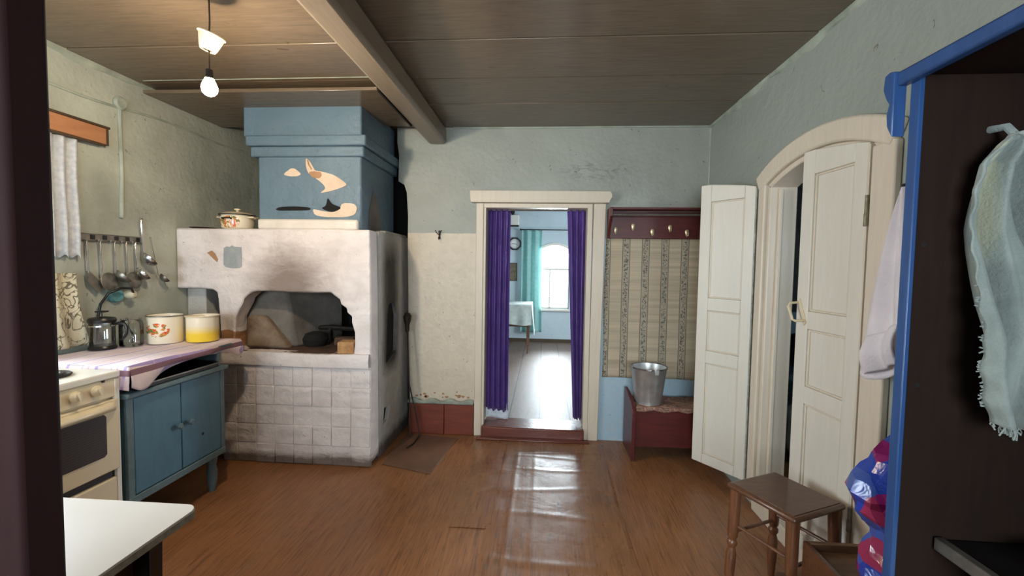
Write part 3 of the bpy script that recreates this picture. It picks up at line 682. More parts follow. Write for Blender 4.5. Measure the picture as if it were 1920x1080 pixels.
# side wall facing the doorway, with firebox recess and ash hole
so = [(SY0 + .13, .0), (SY1, .0), (SY1, SZ), (SY0 + .13, SZ)]
rec = [(3.10, .66), (3.13, 1.02), (3.16, 1.10), (3.28, 1.12), (3.34, 1.0), (3.33, .72)]
ash = [(3.04, .20), (3.06, .33), (3.19, .33), (3.14, .22)]
obj('side_wall', prism(B(), [so, rec, ash], 'YZ', SX1 - .10, SX1), 'stove_side', st, bevel=.006)
bm = B(); box(bm, SX1 - .05, SX1 - .03, 3.0, 3.42, .1, 1.2); obj('firebox_shade_sheet', bm, 'soot_shade', st)  # Sooty sheet set shallow, its black standing in for shade in both holes
obj('top_slab', box(B(), SX0, SX1 - .01, SY0 + .13, SY1, 1.45, SZ), 'stove', st, bevel=.01)
bm = B(); box(bm, SX0, SX1 - .10, SY1 - .06, SY1, .0, 1.45); box(bm, -2.2, SX1 - .10, SY0 + .13, SY1 - .06, .60, .70)
obj('inner_wall', bm, 'soot_shade', st)
obj('hearth_floor', box(B(), -2.25, SX1 - .10, SY0 - .0, SY1 - .06, .70, .786), 'hearth', st, bevel=.004)
bm = hexa(B(), [(-2.25, 2.95, .786), (-1.80, 3.0, .786), (-1.66, 3.45, .786), (-2.25, 3.45, .786), (-2.25, 2.95, 1.45), (-1.93, 3.02, 1.45), (-1.66, 3.45, 1.45), (-2.25, 3.45, 1.45)])
obj('inner_pier', bm, 'grey_plaster', st, bevel=.02)
bm = hexa(B(), [(-2.14, 2.90, .78), (-1.83, 2.93, .78), (-1.80, 3.04, .78), (-2.14, 3.05, .78), (-2.13, 2.91, 1.02), (-2.02, 2.93, 1.04), (-2.0, 3.02, 1.0), (-2.14, 3.0, 1.0)])
obj('cheek', bm, 'cheek', st, bevel=.03)
obj('soot_arch', box(B(), -2.2, SX1 - .10, SY0 + .13, SY0 + .2, 1.25, 1.46), 'soot_shade', st)
# side niche left: pale pillar + dark hollow
obj('niche_pillar', box(B(), SX0, -2.42, 2.90, 3.05, .03, 1.46), 'stove_side', st, bevel=.01)
obj('niche_wall', box(B(), -2.30, -2.24, SY0 + .13, 3.5, .03, 1.46), 'soot_shade', st)
# ledge below the mouth
bm = B()
def fn(u, v):
    x = -2.232 + 1.062 * u; pr = .03 + .004 * math.sin(x * 13)
    pts = [(SY0 + .02, .690), (SY0 - pr, .694), (SY0 - pr - .003, .74), (SY0 - pr + .004, .783), (SY0 + .05, .787)]
    y, z = pts[round(v * 4)]; return (x, y, z + .004 * math.sin(x * 9) + random.uniform(-.0015, .0015))
sheet(bm, fn, 60, 4); obj('hearth_ledge', bm, 'stove', st, smooth=1.0)
# tiled front below the ledge
bm = B(); tw, th_ = .1375, .137
for r_ in range(5):
    for c_ in range(8):
        x0 = -2.262 + c_ * tw; x1 = min(x0 + tw - .005, SX1 - .002); z0 = .688 - (r_ + 1) * th_; z1 = z0 + th_ - .005; z0 = max(z0, .004)
        if x0 < -2.23: x0 = -2.232
        j = random.uniform(-.0045, .004); jx = random.uniform(-.002, .002)
        if x1 - x0 > .03: box(bm, x0 + jx, x1 + jx, SY0 - .010 + j, SY0 + .02, z0, z1)
box(bm, -2.232, SX1, SY0 - .004, SY0 + .01, .0, .685)
obj('tiled_front', bm, 'stove', st, bevel=.004)
# chimney
CX0, CX1, CY0, CY1 = -1.985, -1.248, 2.862, 3.50
obj('chimney_breast', box(B(), CX0, CX1, CY0, CY1, SZ, 2.14), 'chimney', st, bevel=.012)
bm = B(); box(bm, CX0 - .045, CX1 + .022, CY0 - .014, CY1 + .02, 2.132, 2.203); box(bm, CX0 - .07, CX1 + .042, CY0 - .03, CY1 + .03, 2.203, 2.275)
obj('chimney_cornice', bm, 'chimney', st, bevel=.010)
obj('chimney_neck', box(B(), CX0 - .1, CX1 + .002, CY0 - .005, CY1 + .01, 2.27, ZC - .01), 'chimney', st, bevel=.01)
obj('base_slab', box(B(), -1.975, -1.262, 2.83, CY0 + .02, SZ - .002, 1.705), 'slab_white', st, bevel=.014)
bm = box(B(), CX1 - .01, -1.17, 3.1, 3.6, SZ - .01, 1.655); obj('rear_ledge', bm, 'stove_side', st, bevel=.01)
bm = prism(B(), [[(2.98, 1.636), (3.0, 1.80), (3.06, 1.93), (3.12, 1.86), (3.2, 1.72), (3.2, 1.636)]], 'YZ', CX1 - .002, CX1 + .006)
obj('bare_side_patch', bm, 'grey_plaster', st)
pl = CY0 - .004
def smooth_loop(pts, n=2):
    for _ in range(n):
        q = []
        for i in range(len(pts)):
            a, b = pts[i], pts[(i + 1) % len(pts)]; q += [(a[0] * .8 + b[0] * .2, a[1] * .8 + b[1] * .2), (a[0] * .2 + b[0] * .8, a[1] * .2 + b[1] * .8)]
        pts = q
    return pts
def patch(name, pts, m, y0=pl, y1=CY0 + .002, lab=None):
    pts = smooth_loop(pts)
    o = obj(name, prism(B(), [pts], 'XZ', y0, y1), m, st, bevel=.001)
    if lab: o['label'] = lab
k = .985
patch('bare_patch', [(-1.80, 2.012), (-1.785, 2.028), (-1.765, 2.04), (-1.75, 2.054), (-1.72, 2.055), (-1.70, 2.04), (-1.672, 2.015), (-1.70, 2.0), (-1.76, 2.0)], 'beige_plaster', lab='small bare plaster patch')
patch('bare_patch', [(-1.64, 2.125), (-1.615, 2.11), (-1.585, 2.06), (-1.575, 2.04), (-1.51, 2.03), (-1.44, 2.01), (-1.39, 1.98), (-1.345, 1.945), (-1.38, 1.925), (-1.46, 1.90), (-1.545, 1.885), (-1.50, 1.915), (-1.51, 1.94), (-1.545, 1.97), (-1.59, 2.0), (-1.625, 2.025), (-1.64, 2.07)], 'beige_plaster', lab='large leaf-shaped bare plaster patch')
patch('clay_patch', [(-1.62, 2.03), (-1.60, 1.995), (-1.545, 1.985), (-1.525, 2.005), (-1.53, 2.03), (-1.58, 2.035)], 'ochre_plaster', pl - .002)
patch('bare_patch', [(-1.595, 1.78), (-1.53, 1.765), (-1.45, 1.755), (-1.40, 1.775), (-1.385, 1.82), (-1.30, 1.818), (-1.275, 1.79), (-1.29, 1.74), (-1.36, 1.722), (-1.5, 1.722), (-1.58, 1.735)], 'beige_plaster', lab='bare plaster round the right flue slit')
patch('flue_slit', [(-1.86, 1.775), (-1.83, 1.79), (-1.72, 1.795), (-1.62, 1.79), (-1.605, 1.778), (-1.63, 1.768), (-1.75, 1.767), (-1.84, 1.765)], 'soot_shade', pl - .003)
patch('flue_slit', [(-1.53, 1.785), (-1.495, 1.80), (-1.485, 1.86), (-1.46, 1.815), (-1.39, 1.79), (-1.40, 1.776), (-1.45, 1.758), (-1.50, 1.768)], 'soot_shade', pl - .003)
bm = B()
prism(bm, [[(-1.63, 2.115), (-1.622, 2.08), (-1.6, 2.045), (-1.595, 2.05), (-1.612, 2.08), (-1.62, 2.11)]], 'XZ', pl - .003, pl)
obj('plaster_crack', bm, 'ochre_plaster', st)

# loose bricks in the stove mouth
def brick(loc, rz, s, mat, lab):
    bm = B(); rot_box(bm, s[0], s[1], s[2], Matrix.Translation((0, 0, s[2] / 2)))
    for v_ in bm.verts: v_.co += Vector((random.uniform(-.004, .004), random.uniform(-.004, .004), 0))
    o = obj('firebrick', bm, mat, bevel=.008); o.location = loc; o.rotation_euler = (0, 0, rz); tag(o, lab, 'brick')
brick((-1.345, 2.865, .787), .1, (.115, .12, .082), 'brick', 'ochre brick at the right front corner of the stove mouth')
brick((-1.50, 3.14, .787), .3, (.14, .08, .06), 'hearth', 'dark reddish brick deeper in the stove mouth')
bm = tube(B(), [(-1.80, 3.2, .90), (-1.66, 3.22, .905), (-1.35, 3.2, .895), (-1.27, 3.18, .885)], [.012, .02, .018, .012], 8)
box(bm, -1.66, -1.645, 3.2, 3.23, .787, .90); box(bm, -1.36, -1.345, 3.19, 3.22, .787, .89)
tag(obj('iron_grate_bar', bm, 'iron'), 'dark iron bar lying across supports inside the stove mouth', 'bar')
bm = lathe(B(), [(.0, 0), (.07, 0), (.085, .02), (.09, .05), (.07, .09), (.03, .105), (0.001, .11)], (-1.70, 3.08, .787), 24, False); tag(obj('cast_iron_pot', bm, 'soot_shade'), 'blackened round iron pot inside the stove mouth', 'pot')

# poker and rods leaning behind the stove corner
bm = tube(B(), [(-1.085, 3.36, .96), (-1.05, 3.30, .5), (-1.02, 3.24, .045)], .006, 8)
pk = tag(obj('fire_poker', bm, 'iron'), 'long dark iron poker with clump at the top, leaning by the stove', 'poker')
obj('grip', lathe(B(), [(.006, -.10), (.016, -.09), (.018, -.04), (.03, 0), (.034, .03), (.02, .055), (.004, .06)], (-1.085, 3.36, .96), 12), 'iron', pk)
bm = tube(B(), [(-1.09, 3.43, .42), (-1.0, 3.37, .12), (-.975, 3.34, .02), (-.985, 3.2, .012), (-1.01, 3.12, .012)], .005, 8)
tag(obj('iron_hook_rod', bm, 'iron'), 'thin bent iron rod with its hooked end on the floor by the stove', 'rod')

# ================================================================ LEFT WALL FITTINGS
cb = thing('electric_cable', (XL, 2.43, 2.36), 'painted-over cable along the left wall with a drop to the utensil rack', 'cable')
pts = [(XL + .008, 2.0 + 1.5 * i / 24, 2.315 + .03 * i / 24 - .012 * math.sin(i / 24 * PI * 3)) for i in range(25)]
obj('cable_run', tube(B(), pts, .007, 8), 'plaster_trim', cb)
obj('cable_drop', tube(B(), [(XL + .008, 2.435, 2.34), (XL + .008, 2.44, 1.9), (XL + .008, 2.43, 1.66)], .011, 8), 'plaster_trim', cb)
bm = lathe(B(), [(.04, 0), (.042, .012), (.03, .024)], (0, 0, 0), 20, True, Matrix.Rotation(PI / 2, 4, 'Y')); bmesh.ops.translate(bm, verts=bm.verts, vec=(XL, 2.44, 2.345)); obj('junction_box', bm, 'plaster_trim', cb)
pm = thing('curtain_pelmet', (XL, 2.0, 2.1), 'orange varnished pelmet board above the kitchen window', 'pelmet')
obj('board', box(B(), XL + .035, XL + .05, .85, 2.315, 2.065, 2.155), 'orange_wood', pm, bevel=.003)
bm = B(); box(bm, XL, XL + .055, .83, 2.335, 2.155, 2.168); box(bm, XL + .03, XL + .052, .85, 2.30, 2.052, 2.065); box(bm, XL, XL + .05, 2.315, 2.33, 2.06, 2.158)
obj('edging', bm, 'brown_edge', pm, bevel=.002)
def hang(y0, y1, z0, z1, x, amp, n, ph=0, wav=0):
    def fn(u, v):
        y = y0 + (y1 - y0) * u + wav * (1 - v) * (u - .5)
        return (x + amp * math.sin(u * n * PI + ph) * (1.1 - .3 * v) + .004 * math.sin(v * 7), y, z0 + (z1 - z0) * v + (.008 * math.sin(u * n * PI * 2) if v == 0 else 0))
    return fn
bm = sheet(B(), hang(1.78, 2.175, 1.42, 2.05, XL + .03, .012, 13), 120, 20); tag(obj('lace_curtain', bm, 'lace', solid=.001, smooth=3), 'short white lace curtain below the orange pelmet', 'curtain')
bm = B()
def fn(u, v):
    y = 1.90 + .22 * u + (.07 * (1 - v) ** 2) * u; return (XL + .05 + .014 * math.sin(u * 14) , y, .93 + (1.33 - .93) * v * (1 - .0 * u) if True else 0)
sheet(bm, fn, 60, 20); tag(obj('patterned_curtain', bm, 'damask', solid=.001, smooth=3), 'cream curtain with scroll pattern beside the gas stove', 'curtain')

# utensil rack
rk = thing('utensil_rack', (XL, 2.36, 1.53), 'narrow dark-notched utensil rail on the left wall', 'rack')
obj('rail', box(B(), XL + .002, XL + .016, 2.17, 2.55, 1.508, 1.552), 'dull_steel', rk, bevel=.004)
for k_ in range(5): obj('notch', box(B(), XL + .014, XL + .02, 2.24 + k_ * .068, 2.262 + k_ * .068, 1.52, 1.545), 'black', rk)
for k_ in range(6): obj('hook', tube(B(), [(XL + .014, 2.206 + k_ * .067, 1.52), (XL + .03, 2.206 + k_ * .067, 1.505), (XL + .034, 2.206 + k_ * .067, 1.52)], .0025, 6), 'dull_steel', rk)
UX = XL + .03
def utensil(name, y, ztop, zbowl, kind, mat, lab, lean=0, hw_=.005):
    th_ = thing(name, (UX, y, ztop), lab, 'utensil', 'cooking utensils hanging on the left wall')
    bm = tube(B(), [(UX - .004, y - .004, ztop - .008), (UX - .006, y, ztop), (UX, y + .006, ztop - .004), (UX, y, ztop - .02), (UX + .002, y + lean * .5, (ztop + zbowl) / 2), (UX + .006, y + lean, zbowl)], [.002, .002, .003, hw_, hw_ * .8, hw_ * .8], 8)
    obj('handle', bm, mat, th_)
    c = Vector((UX + .012, y + lean + .02, zbowl - .012)); bm = B()
    if kind == 'ladle':
        mt = Matrix.Rotation(-.75, 4, 'X') @ Matrix.Rotation(.45, 4, 'Y'); R_ = .046 if ztop < 1.6 else .052
        if name == 'sauce_ladle': R_ = .034
        prof = [(R_ * math.sin(a), -R_ * .8 * math.cos(a)) for a in (0.05, .3, .6, .9, 1.2, 1.57)]
        lathe(bm, prof + [(R_ * 1.04, .001)] + [(q * .94, z_ * .93) for q, z_ in prof[::-1]], c + Vector((.012, .012, 0)), 24, False, mt)
    elif kind == 'skimmer':
        mt = Matrix.Rotation(-.35, 4, 'X') @ Matrix.Rotation(PI / 2 - .15, 4, 'Y')
        lathe(bm, [(.0005, .010), (.026, .007), (.048, .001), (.053, -.002), (.048, -.003), (.026, .004), (.0005, .007)], c + Vector((.0, .018, -.035)), 28, False, mt)
    elif kind == 'spatula':
        prism(bm, [[(y + lean - .008, zbowl + .01), (y + lean + .01, zbowl + .01), (y + lean + .085, zbowl - .075), (y + lean + .05, zbowl - .115), (y + lean - .002, zbowl - .055)]], 'YZ', UX, UX + .003)
    obj('bowl' if kind != 'spatula' else 'blade', bm, mat, th_)
utensil('spatula', 2.207, 1.52, 1.33, 'spatula', 'dull_steel', 'grey spatula at the window end of the utensil rail')
utensil('skimmer', 2.28, 1.52, 1.325, 'skimmer', 'dull_steel', 'round flat skimmer, second from the window on the rail')
utensil('ladle', 2.362, 1.52, 1.322, 'ladle', 'dull_steel', 'small round ladle catching light, at the middle of the rail')
utensil('skimmer', 2.432, 1.52, 1.328, 'skimmer', 'dull_steel', 'round skimmer just right of the shining ladle')
utensil('ladle', 2.49, 1.52, 1.335, 'ladle', 'steel', 'shiny deep spoon at the lower right end of the rail')
utensil('ladle', 2.535, 1.675, 1.43, 'ladle', 'steel', 'largest shiny steel ladle, its handle rising above the rail', hw_=.008)
utensil('sauce_ladle', 2.60, 1.555, 1.305, 'ladle', 'dull_steel', 'thin-handled ladle on a nail right of the rail', lean=.04, hw_=.0025)
# socket with plug and cord
sk = thing('wall_socket', (XL, 2.38, 1.19), 'turquoise round wall socket above the glass jars', 'socket')
bm = lathe(B(), [(.042, 0), (.042, .02), (.036, .03), (.02, .028), (.02, .022)], (0, 0, 0), 28, True, Matrix.Rotation(PI / 2, 4, 'Y')); bmesh.ops.translate(bm, verts=bm.verts, vec=(XL, 2.375, 1.192)); obj('socket_body', bm, 'socket_blue', sk)
bm = lathe(B(), [(.02, 0), (.026, .02), (.024, .05), (.012, .06)], (0, 0, 0), 20, True, Matrix.Rotation(PI / 2, 4, 'Y')); bmesh.ops.translate(bm, verts=bm.verts, vec=(XL + .024, 2.43, 1.195)); obj('double_outlet', bm, 'socket_beige', sk)
bm = tube(B(), [(XL + .075, 2.43, 1.20), (XL + .085, 2.405, 1.235), (XL + .07, 2.36, 1.238), (XL + .05, 2.30, 1.21), (XL + .04, 2.262, 1.15), (XL + .035, 2.25, 1.07), (XL + .03, 2.25, .93)], .007, 8)
tag(obj('power_cord', bm, 'black', smooth=2), 'thick black cord curving from the socket down behind the french press', 'cord')

# ================================================================ CABINET + STOVE + TABLECLOTH
KX0, KX1, KY0, KY1 = -2.50, -1.95, 1.85, 2.47
cab = thing('kitchen_cabinet', (-2.2, 2.16, 0), 'low blue two-door kitchen cabinet standing right of the gas stove', 'cabinet')
obj('carcass', box(B(), KX0, KX1 - .02, KY0, KY1, .235, .745), 'cab_blue', cab, bevel=.003)
bm = B(); box(bm, KX1 - .02, KX1, KY0, KY0 + .035, .255, .745); box(bm, KX1 - .02, KX1, KY1 - .03, KY1, .255, .745); box(bm, KX1 - .02, KX1 + .004, KY0, KY1, .225, .262)
obj('frame', bm, 'cab_grey', cab, bevel=.003)
bm = box(B(), KX0, KX1 + .02, KY0 - .012, KY1 + .015, .745, .772); obj('worktop', bm, 'cab_grey', cab, bevel=.008)
for i, (a, b, ky) in enumerate(((KY0 + .037, 2.154, 2.125), (2.159, KY1 - .032, 2.195))):
    dd = obj('door', box(B(), KX1 - .018, KX1 - .002, a, b, .266, .74), 'cab_blue', cab, bevel=.003)
    bm = lathe(B(), [(.006, 0), (.006, .014), (.015, .018), (.017, .026), (.010, .032)], (0, 0, 0), 18, True, Matrix.Rotation(PI / 2, 4, 'Y')); bmesh.ops.translate(bm, verts=bm.verts, vec=(KX1 - .003, ky, .515)); obj('knob', bm, 'cab_grey', dd)
for x, y in ((KX1 - .05, KY1 - .05), (KX1 - .05, KY0 + .05), (KX0 + .05, KY1 - .05), (KX0 + .05, KY0 + .05)):
    obj('foot', lathe(B(), [(.018, 0), (.026, .06), (.030, .12), (.022, .16), (.03, .2), (.03, .24)], (x, y, 0), 18), 'cab_grey', cab)
bm = B()
for x, y in ((KX1 - .02, KY1 - .03), (KX0 + .03, KY1 - .03), (KX0 + .03, KY0 + .03)): obj('shelf_post', box(B(), x - .012, x + .012, y - .012, y + .012, .772, .879), 'cab_grey', cab, bevel=.003)
obj('upper_shelf', box(B(), KX0, KX1 - .005, KY0 + .01, KY1 + .08, .878, .892), 'cab_grey', cab, bevel=.003)
obj('back_board', box(B(), KX0, KX0 + .012, KY0 + .03, KY1, .772, .878), 'soot_shade', cab)  # Black board added so the space under the shelf reads as shade
obj('side_board', box(B(), KX0 + .04, KX1 - .035, KY1 - .025, KY1 - .012, .772, .878), 'cab_grey', cab)  # Added board closing the end of that space to keep it dark
bm = lathe(B(), [(.001, 0), (.009, .0), (.008, .001), (.001, .0012)], (0, 0, 0), 14, False, Matrix.Rotation(PI / 2, 4, 'Y')); bmesh.ops.translate(bm, verts=bm.verts, vec=(KX1 - .0022, 2.30, .405)); obj('chipped_spot', bm, 'iron', cab)
tr_ = thing('black_tray', (-2.2, 2.2, .775), 'black baking tray under the draped cloth on the blue cabinet', 'tray')
bm = B(); box(bm, -2.44, -1.945, 1.90, 2.42, .774, .779); box(bm, -1.955, -1.945, 1.90, 2.42, .774, .794); box(bm, -2.45, -2.44, 1.90, 2.42, .774, .806); box(bm, -2.44, -1.945, 1.90, 1.91, .774, .806); box(bm, -2.44, -1.945, 2.41, 2.42, .774, .806)
obj('pan', bm, 'black', tr_, bevel=.003)
bm = tube(B(), [(-1.947, 1.90, .794), (-1.947, 2.42, .794)], .005, 8); obj('rim', bm, 'dull_steel', tr_)
# tablecloth
cl = thing('tablecloth', (-2.5, 1.84, .905), 'pink and lilac striped cloth draped over the cabinet shelf', 'tablecloth')
def fn(u, v):
    # u along y (1.80..2.64), v across x with front drop
    y = 1.845 + .80 * u; xf = -1.935 - .035 * u; s = v * .70
    flat = xf + 2.52
    drop = .055 * (1 - .2 * u) + .015 * math.sin(u * 9) + .055 * math.exp(-((u - .06) / .10) ** 2) + .04 * math.exp(-((u - .95) / .05) ** 2)
    if v < .82:
        x = -2.52 + flat * (v / .82); z = .902 + .0025 * math.sin(x * 20 + y * 11)
        if u > .93: z -= (u - .93) * .05 * (v)
    else:
        q = (v - .82) / .18; x = xf + .010 * math.sin(q * PI) + .018 * q * math.sin(u * 13 + .6) + .008 * q; z = .902 - drop * q - .004 * (q > 0)
    return (x, y, z)
bm = sheet(B(), fn, 80, 60)
def fn2(u, v):
    x = -2.52 + .60 * u; d = .035 + .012 * math.sin(u * 16) + .075 * max(0, u - .72) / .28
    return (x + .012 * v * math.sin(u * 20), 1.845 - .006 * math.sin(v * PI * .5) - .014 * v * (1 + math.sin(u * 15)) * .6, .902 - d * v)
sheet(bm, fn2, 60, 14)
obj('cloth', bm, 'tcloth', cl, solid=.002, smooth=2)

# gas stove
GX0, GX1, GY0, GY1, GZ = -2.53, -1.95, 1.22, 1.815, .895
gs = thing('gas_stove', (-2.24, 1.52, 0), 'cream enamel cooker with dark oven window, left of the blue cabinet', 'cooker')
obj('body', box(B(), GX0, GX1 - .02, GY0, GY1, .03, GZ - .03), 'cream_enamel', gs, bevel=.004)
obj('cooktop', box(B(), GX0, GX1 + .008, GY0 - .004, GY1 + .004, GZ - .03, GZ), 'white_enamel', gs, bevel=.006)
cp = obj('control_panel', box(B(), GX1 - .022, GX1 + .0, GY0, GY1, .778, GZ - .031), 'cream_enamel', gs, bevel=.004)
for y in (1.63, 1.715, 1.55, 1.40, 1.30):
    bm = lathe(B(), [(.024, 0), (.024, .006), (.017, .010), (.016, .02), (.012, .022)], (0, 0, 0), 22, True, Matrix.Rotation(PI / 2, 4, 'Y'))
    box(bm, .018, .032, -.005, .005, -.019, .019); bmesh.ops.rotate(bm, verts=bm.verts, cent=(0, 0, 0), matrix=Matrix.Rotation(.25, 3, 'X')); bmesh.ops.translate(bm, verts=bm.verts, vec=(GX1, y, .826)); obj('knob', bm, 'cream_enamel', gs, bevel=.001)
bm = lathe(B(), [(.007, 0), (.007, .004)], (0, 0, 0), 12, True, Matrix.Rotation(PI / 2, 4, 'Y')); bmesh.ops.translate(bm, verts=bm.verts, vec=(GX1, 1.745, .862)); obj('button', bm, 'iron', gs)
od = obj('oven_door', box(B(), GX1 - .02, GX1 + .006, GY0 + .005, GY1 - .006, .440, .768), 'cream_enamel', gs, bevel=.005)
pts = [(y, z) for y, z in ((1.28, .53), (1.29, .52), (1.735, .52), (1.748, .53), (1.748, .70), (1.738, .712), (1.29, .712), (1.28, .70))]
obj('oven_window', prism(B(), [pts], 'YZ', GX1 + .004, GX1 + .009), 'oven_mesh', od)
bm = B()
def fn(u, v):
    a = v * PI; y = GY0 + .03 + (GY1 - GY0 - .05) * u; e = math.sin(PI * u) ** .3; return (GX1 + .004 + .038 * math.sin(a) * e, y, .748 - .020 * v + .012 * math.cos(a))
sheet(bm, fn, 40, 8); obj('handle', bm, 'cream_enamel', od, solid=.004, smooth=2)
obj('lower_gap', box(B(), GX1 - .022, GX1 - .012, GY0 + .005, GY1 - .005, .405, .44), 'black', gs)
obj('drawer', box(B(), GX1 - .02, GX1 + .004, GY0 + .005, GY1 - .02, .07, .405), 'cream_enamel', gs, bevel=.006)
obj('side_rail', box(B(), GX1 - .014, GX1 + .002, GY1 - .018, GY1 + .003, .03, .86), 'white_enamel', gs, bevel=.002)
for x, y in ((-2.13, 1.66), (-2.13, 1.38), (-2.38, 1.66), (-2.38, 1.38)):
    bm = lathe(B(), [(.085, 0), (.09, .006), (.086, .010), (.07, .006), (.066, .014), (.052, .014), (.05, .008), (.034, .008), (.032, .015), (.012, .015), (.01, .008)], (x, y, GZ + .001), 32); obj('hotplate', bm, 'black', gs)

# ---- things on the cloth
ZT = .906
fp = thing('french_press', (-2.445, 2.195, ZT), 'glass french press with black lid and handle at the window end of the cloth', 'french press')
obj('glass_body', lathe(B(), [(.055, .02), (.055, .155), (.057, .158)], (-2.445, 2.195, ZT), 36, False), 'glass', fp)
obj('foot_ring', lathe(B(), [(.06, 0), (.062, .012), (.056, .022), (.053, .022)], (-2.445, 2.195, ZT), 36), 'black', fp)
ld = obj('lid', lathe(B(), [(.060, .150), (.062, .165), (.056, .176), (.02, .182), (.001, .183)], (-2.445, 2.195, ZT), 36), 'black', fp)
obj('plunger', lathe(B(), [(.003, .18), (.003, .205), (.028, .207), (.03, .213), (.004, .216)], (-2.445, 2.195, ZT), 24), 'black', ld)
obj('metal_band', lathe(B(), [(.0565, .128), (.0575, .128), (.0575, .138), (.0565, .138)], (-2.445, 2.195, ZT), 36, False), 'steel', fp)
hx_, hy_ = -2.445, 2.195; dx_, dy_ = .96, .28
hp = lambda r_, z_: (hx_ + r_ * dx_, hy_ + r_ * dy_, ZT + z_)
obj('handle', tube(B(), [hp(.05, .137), hp(.08, .145), hp(.105, .142), hp(.118, .12), hp(.115, .085), hp(.10, .06), hp(.085, .05)], [.006, .009, .010, .009, .008, .007, .005], 10), 'black', fp, smooth=2)
ja = thing('glass_jar', (-2.38, 2.30, ZT), 'clear square-shouldered glass jar between french press and floral pot', 'jar')
obj('jar_glass', lathe(B(), [(.001, .003), (.052, .003), (.056, .012), (.056, .125), (.05, .145), (.046, .15), (.048, .16), (.045, .16)], (-2.38, 2.30, ZT), 28, False), 'glass', ja)
cf = thing('glass_decanter', (-2.475, 2.365, ZT), 'small clear glass bottle with pointed neck behind the jar', 'bottle')
obj('bottle_glass', lathe(B(), [(.001, .003), (.03, .003), (.036, .03), (.03, .06), (.014, .09), (.009, .11), (.012, .125), (.006, .15), (.001, .16)], (-2.475, 2.365, ZT), 24, False), 'glass', cf)
def pot(name, x, y, r, h, mat, lab, cat='pot'):
    p_ = thing(name, (x, y, ZT), lab, cat)
    obj('pot_body', lathe(B(), [(.001, .002), (r * .93, .002), (r * .97, .01), (r * .97, h - .006), (r * 1.02, h - .002), (r * 1.03, h + .002), (r * .98, h + .003), (r * .94, h - .008), (r * .94, .012), (.001, .010)], (x, y, ZT), 48, False), mat, p_)
    obj('rim', lathe(B(), [(r * 1.0, h - .001), (r * 1.035, h - .001), (r * 1.04, h + .004), (r * 1.0, h + .005)], (x, y, ZT), 48, False), 'dull_steel' if mat != 'pot_yellow' else 'cream_enamel', p_)
    return p_
pot('enamel_pot', -2.30, 2.44, .093, .165, 'pot_flower', 'cream enamel pot with orange flower print, open, on the cloth')
pot('enamel_pot', -2.13, 2.525, .089, .158, 'pot_yellow', 'cream enamel pot fading to yellow at the base, on the cloth')
# pot on the stove
pt = thing('lidded_pot', (-2.205, 2.95, SZ), 'lidded cream enamel pot with red print on top of the stove', 'pot')
obj('pot_body', lathe(B(), [(.001, 0), (.085, 0), (.10, .012), (.108, .05), (.105, .09), (.10, .10), (.112, .104)], (-2.205, 2.95, SZ), 40, False), 'pot_rooster', pt)
ld = obj('lid', lathe(B(), [(.114, .104), (.114, .108), (.08, .122), (.03, .13), (.001, .131)], (-2.205, 2.95, SZ), 40, False), 'cream_enamel', pt)
obj('knob', lathe(B(), [(.01, .129), (.01, .137), (.022, .142), (.022, .15), (.004, .154)], (-2.205, 2.95, SZ), 20), 'cream_enamel', ld)
obj('rim', lathe(B(), [(.110, .100), (.117, .101), (.117, .107), (.112, .108)], (-2.205, 2.95, SZ), 40, False), 'iron', pt)
for s_ in (-1, 1):
    c = (-2.205, 2.95, SZ + .085); obj('handle', tube(B(), [(c[0] + s_ * .10, c[1] - .03, c[2]), (c[0] + s_ * .135, c[1] - .025, c[2] + .004), (c[0] + s_ * .135, c[1] + .025, c[2] + .004), (c[0] + s_ * .10, c[1] + .03, c[2])], .006, 8), 'cream_enamel', pt)
obj('front_handle', tube(B(), [(-2.235, 2.848, SZ + .07), (-2.235, 2.82 + .012, SZ + .075), (-2.175, 2.82 + .012, SZ + .075), (-2.175, 2.848, SZ + .07)], .005, 8), 'iron', pt)
bm = lathe(B(), [(.001, .0), (.05, .0), (.075, .012), (.085, .014), (.07, .008), (.001, .006)], (-2.47, 2.95, SZ), 28, False); tag(obj('shallow_dish', bm, 'hearth'), 'small dark brown dish at the left end of the stove top', 'dish')
bm = lathe(B(), [(.001, 0), (.05, 0), (.06, .05), (.05, .07), (.001, .075)], (-2.04, 3.06, SZ), 24, False); tag(obj('clay_jug', bm, 'clay'), 'dim brown jug between the lidded pot and the chimney', 'jug')

# ================================================================ HANGING BULB
BX, BY, BZ = -1.425, 1.75, 2.15
lp = thing('hanging_bulb', (BX, BY, ZC), 'bare glowing bulb hanging on a brown cord with a slipped white ceiling cup', 'lamp')
obj('cord', tube(B(), [(BX + .004, BY, ZC - .002), (BX + .006, BY, 2.42), (BX + .002, BY, 2.33), (BX, BY, 2.215)], .0035, 8), 'brown_edge', lp)
mt = Matrix.Rotation(.30, 4, 'Y')
cup = obj('ceiling_cup', lathe(B(), [(.020, -.03), (.028, -.032), (.034, -.02), (.047, .028), (.052, .031), (.052, .035), (.045, .033), (.030, -.018), (.016, -.026)], (BX + .004, BY, 2.322), 36, False, mt), 'cream_enamel', lp)
obj('socket', lathe(B(), [(.008, .066), (.014, .062), (.016, .03), (.018, .025)], (BX, BY, BZ), 20), 'black', lp)
obj('bulb', lathe(B(), [(.014, .036), (.015, .026), (.022, .012), (.029, -.006), (.030, -.016), (.027, -.03), (.018, -.041), (.008, -.046), (.001, -.047)], (BX, BY, BZ), 24, False), 'bulb', lp, smooth=3)

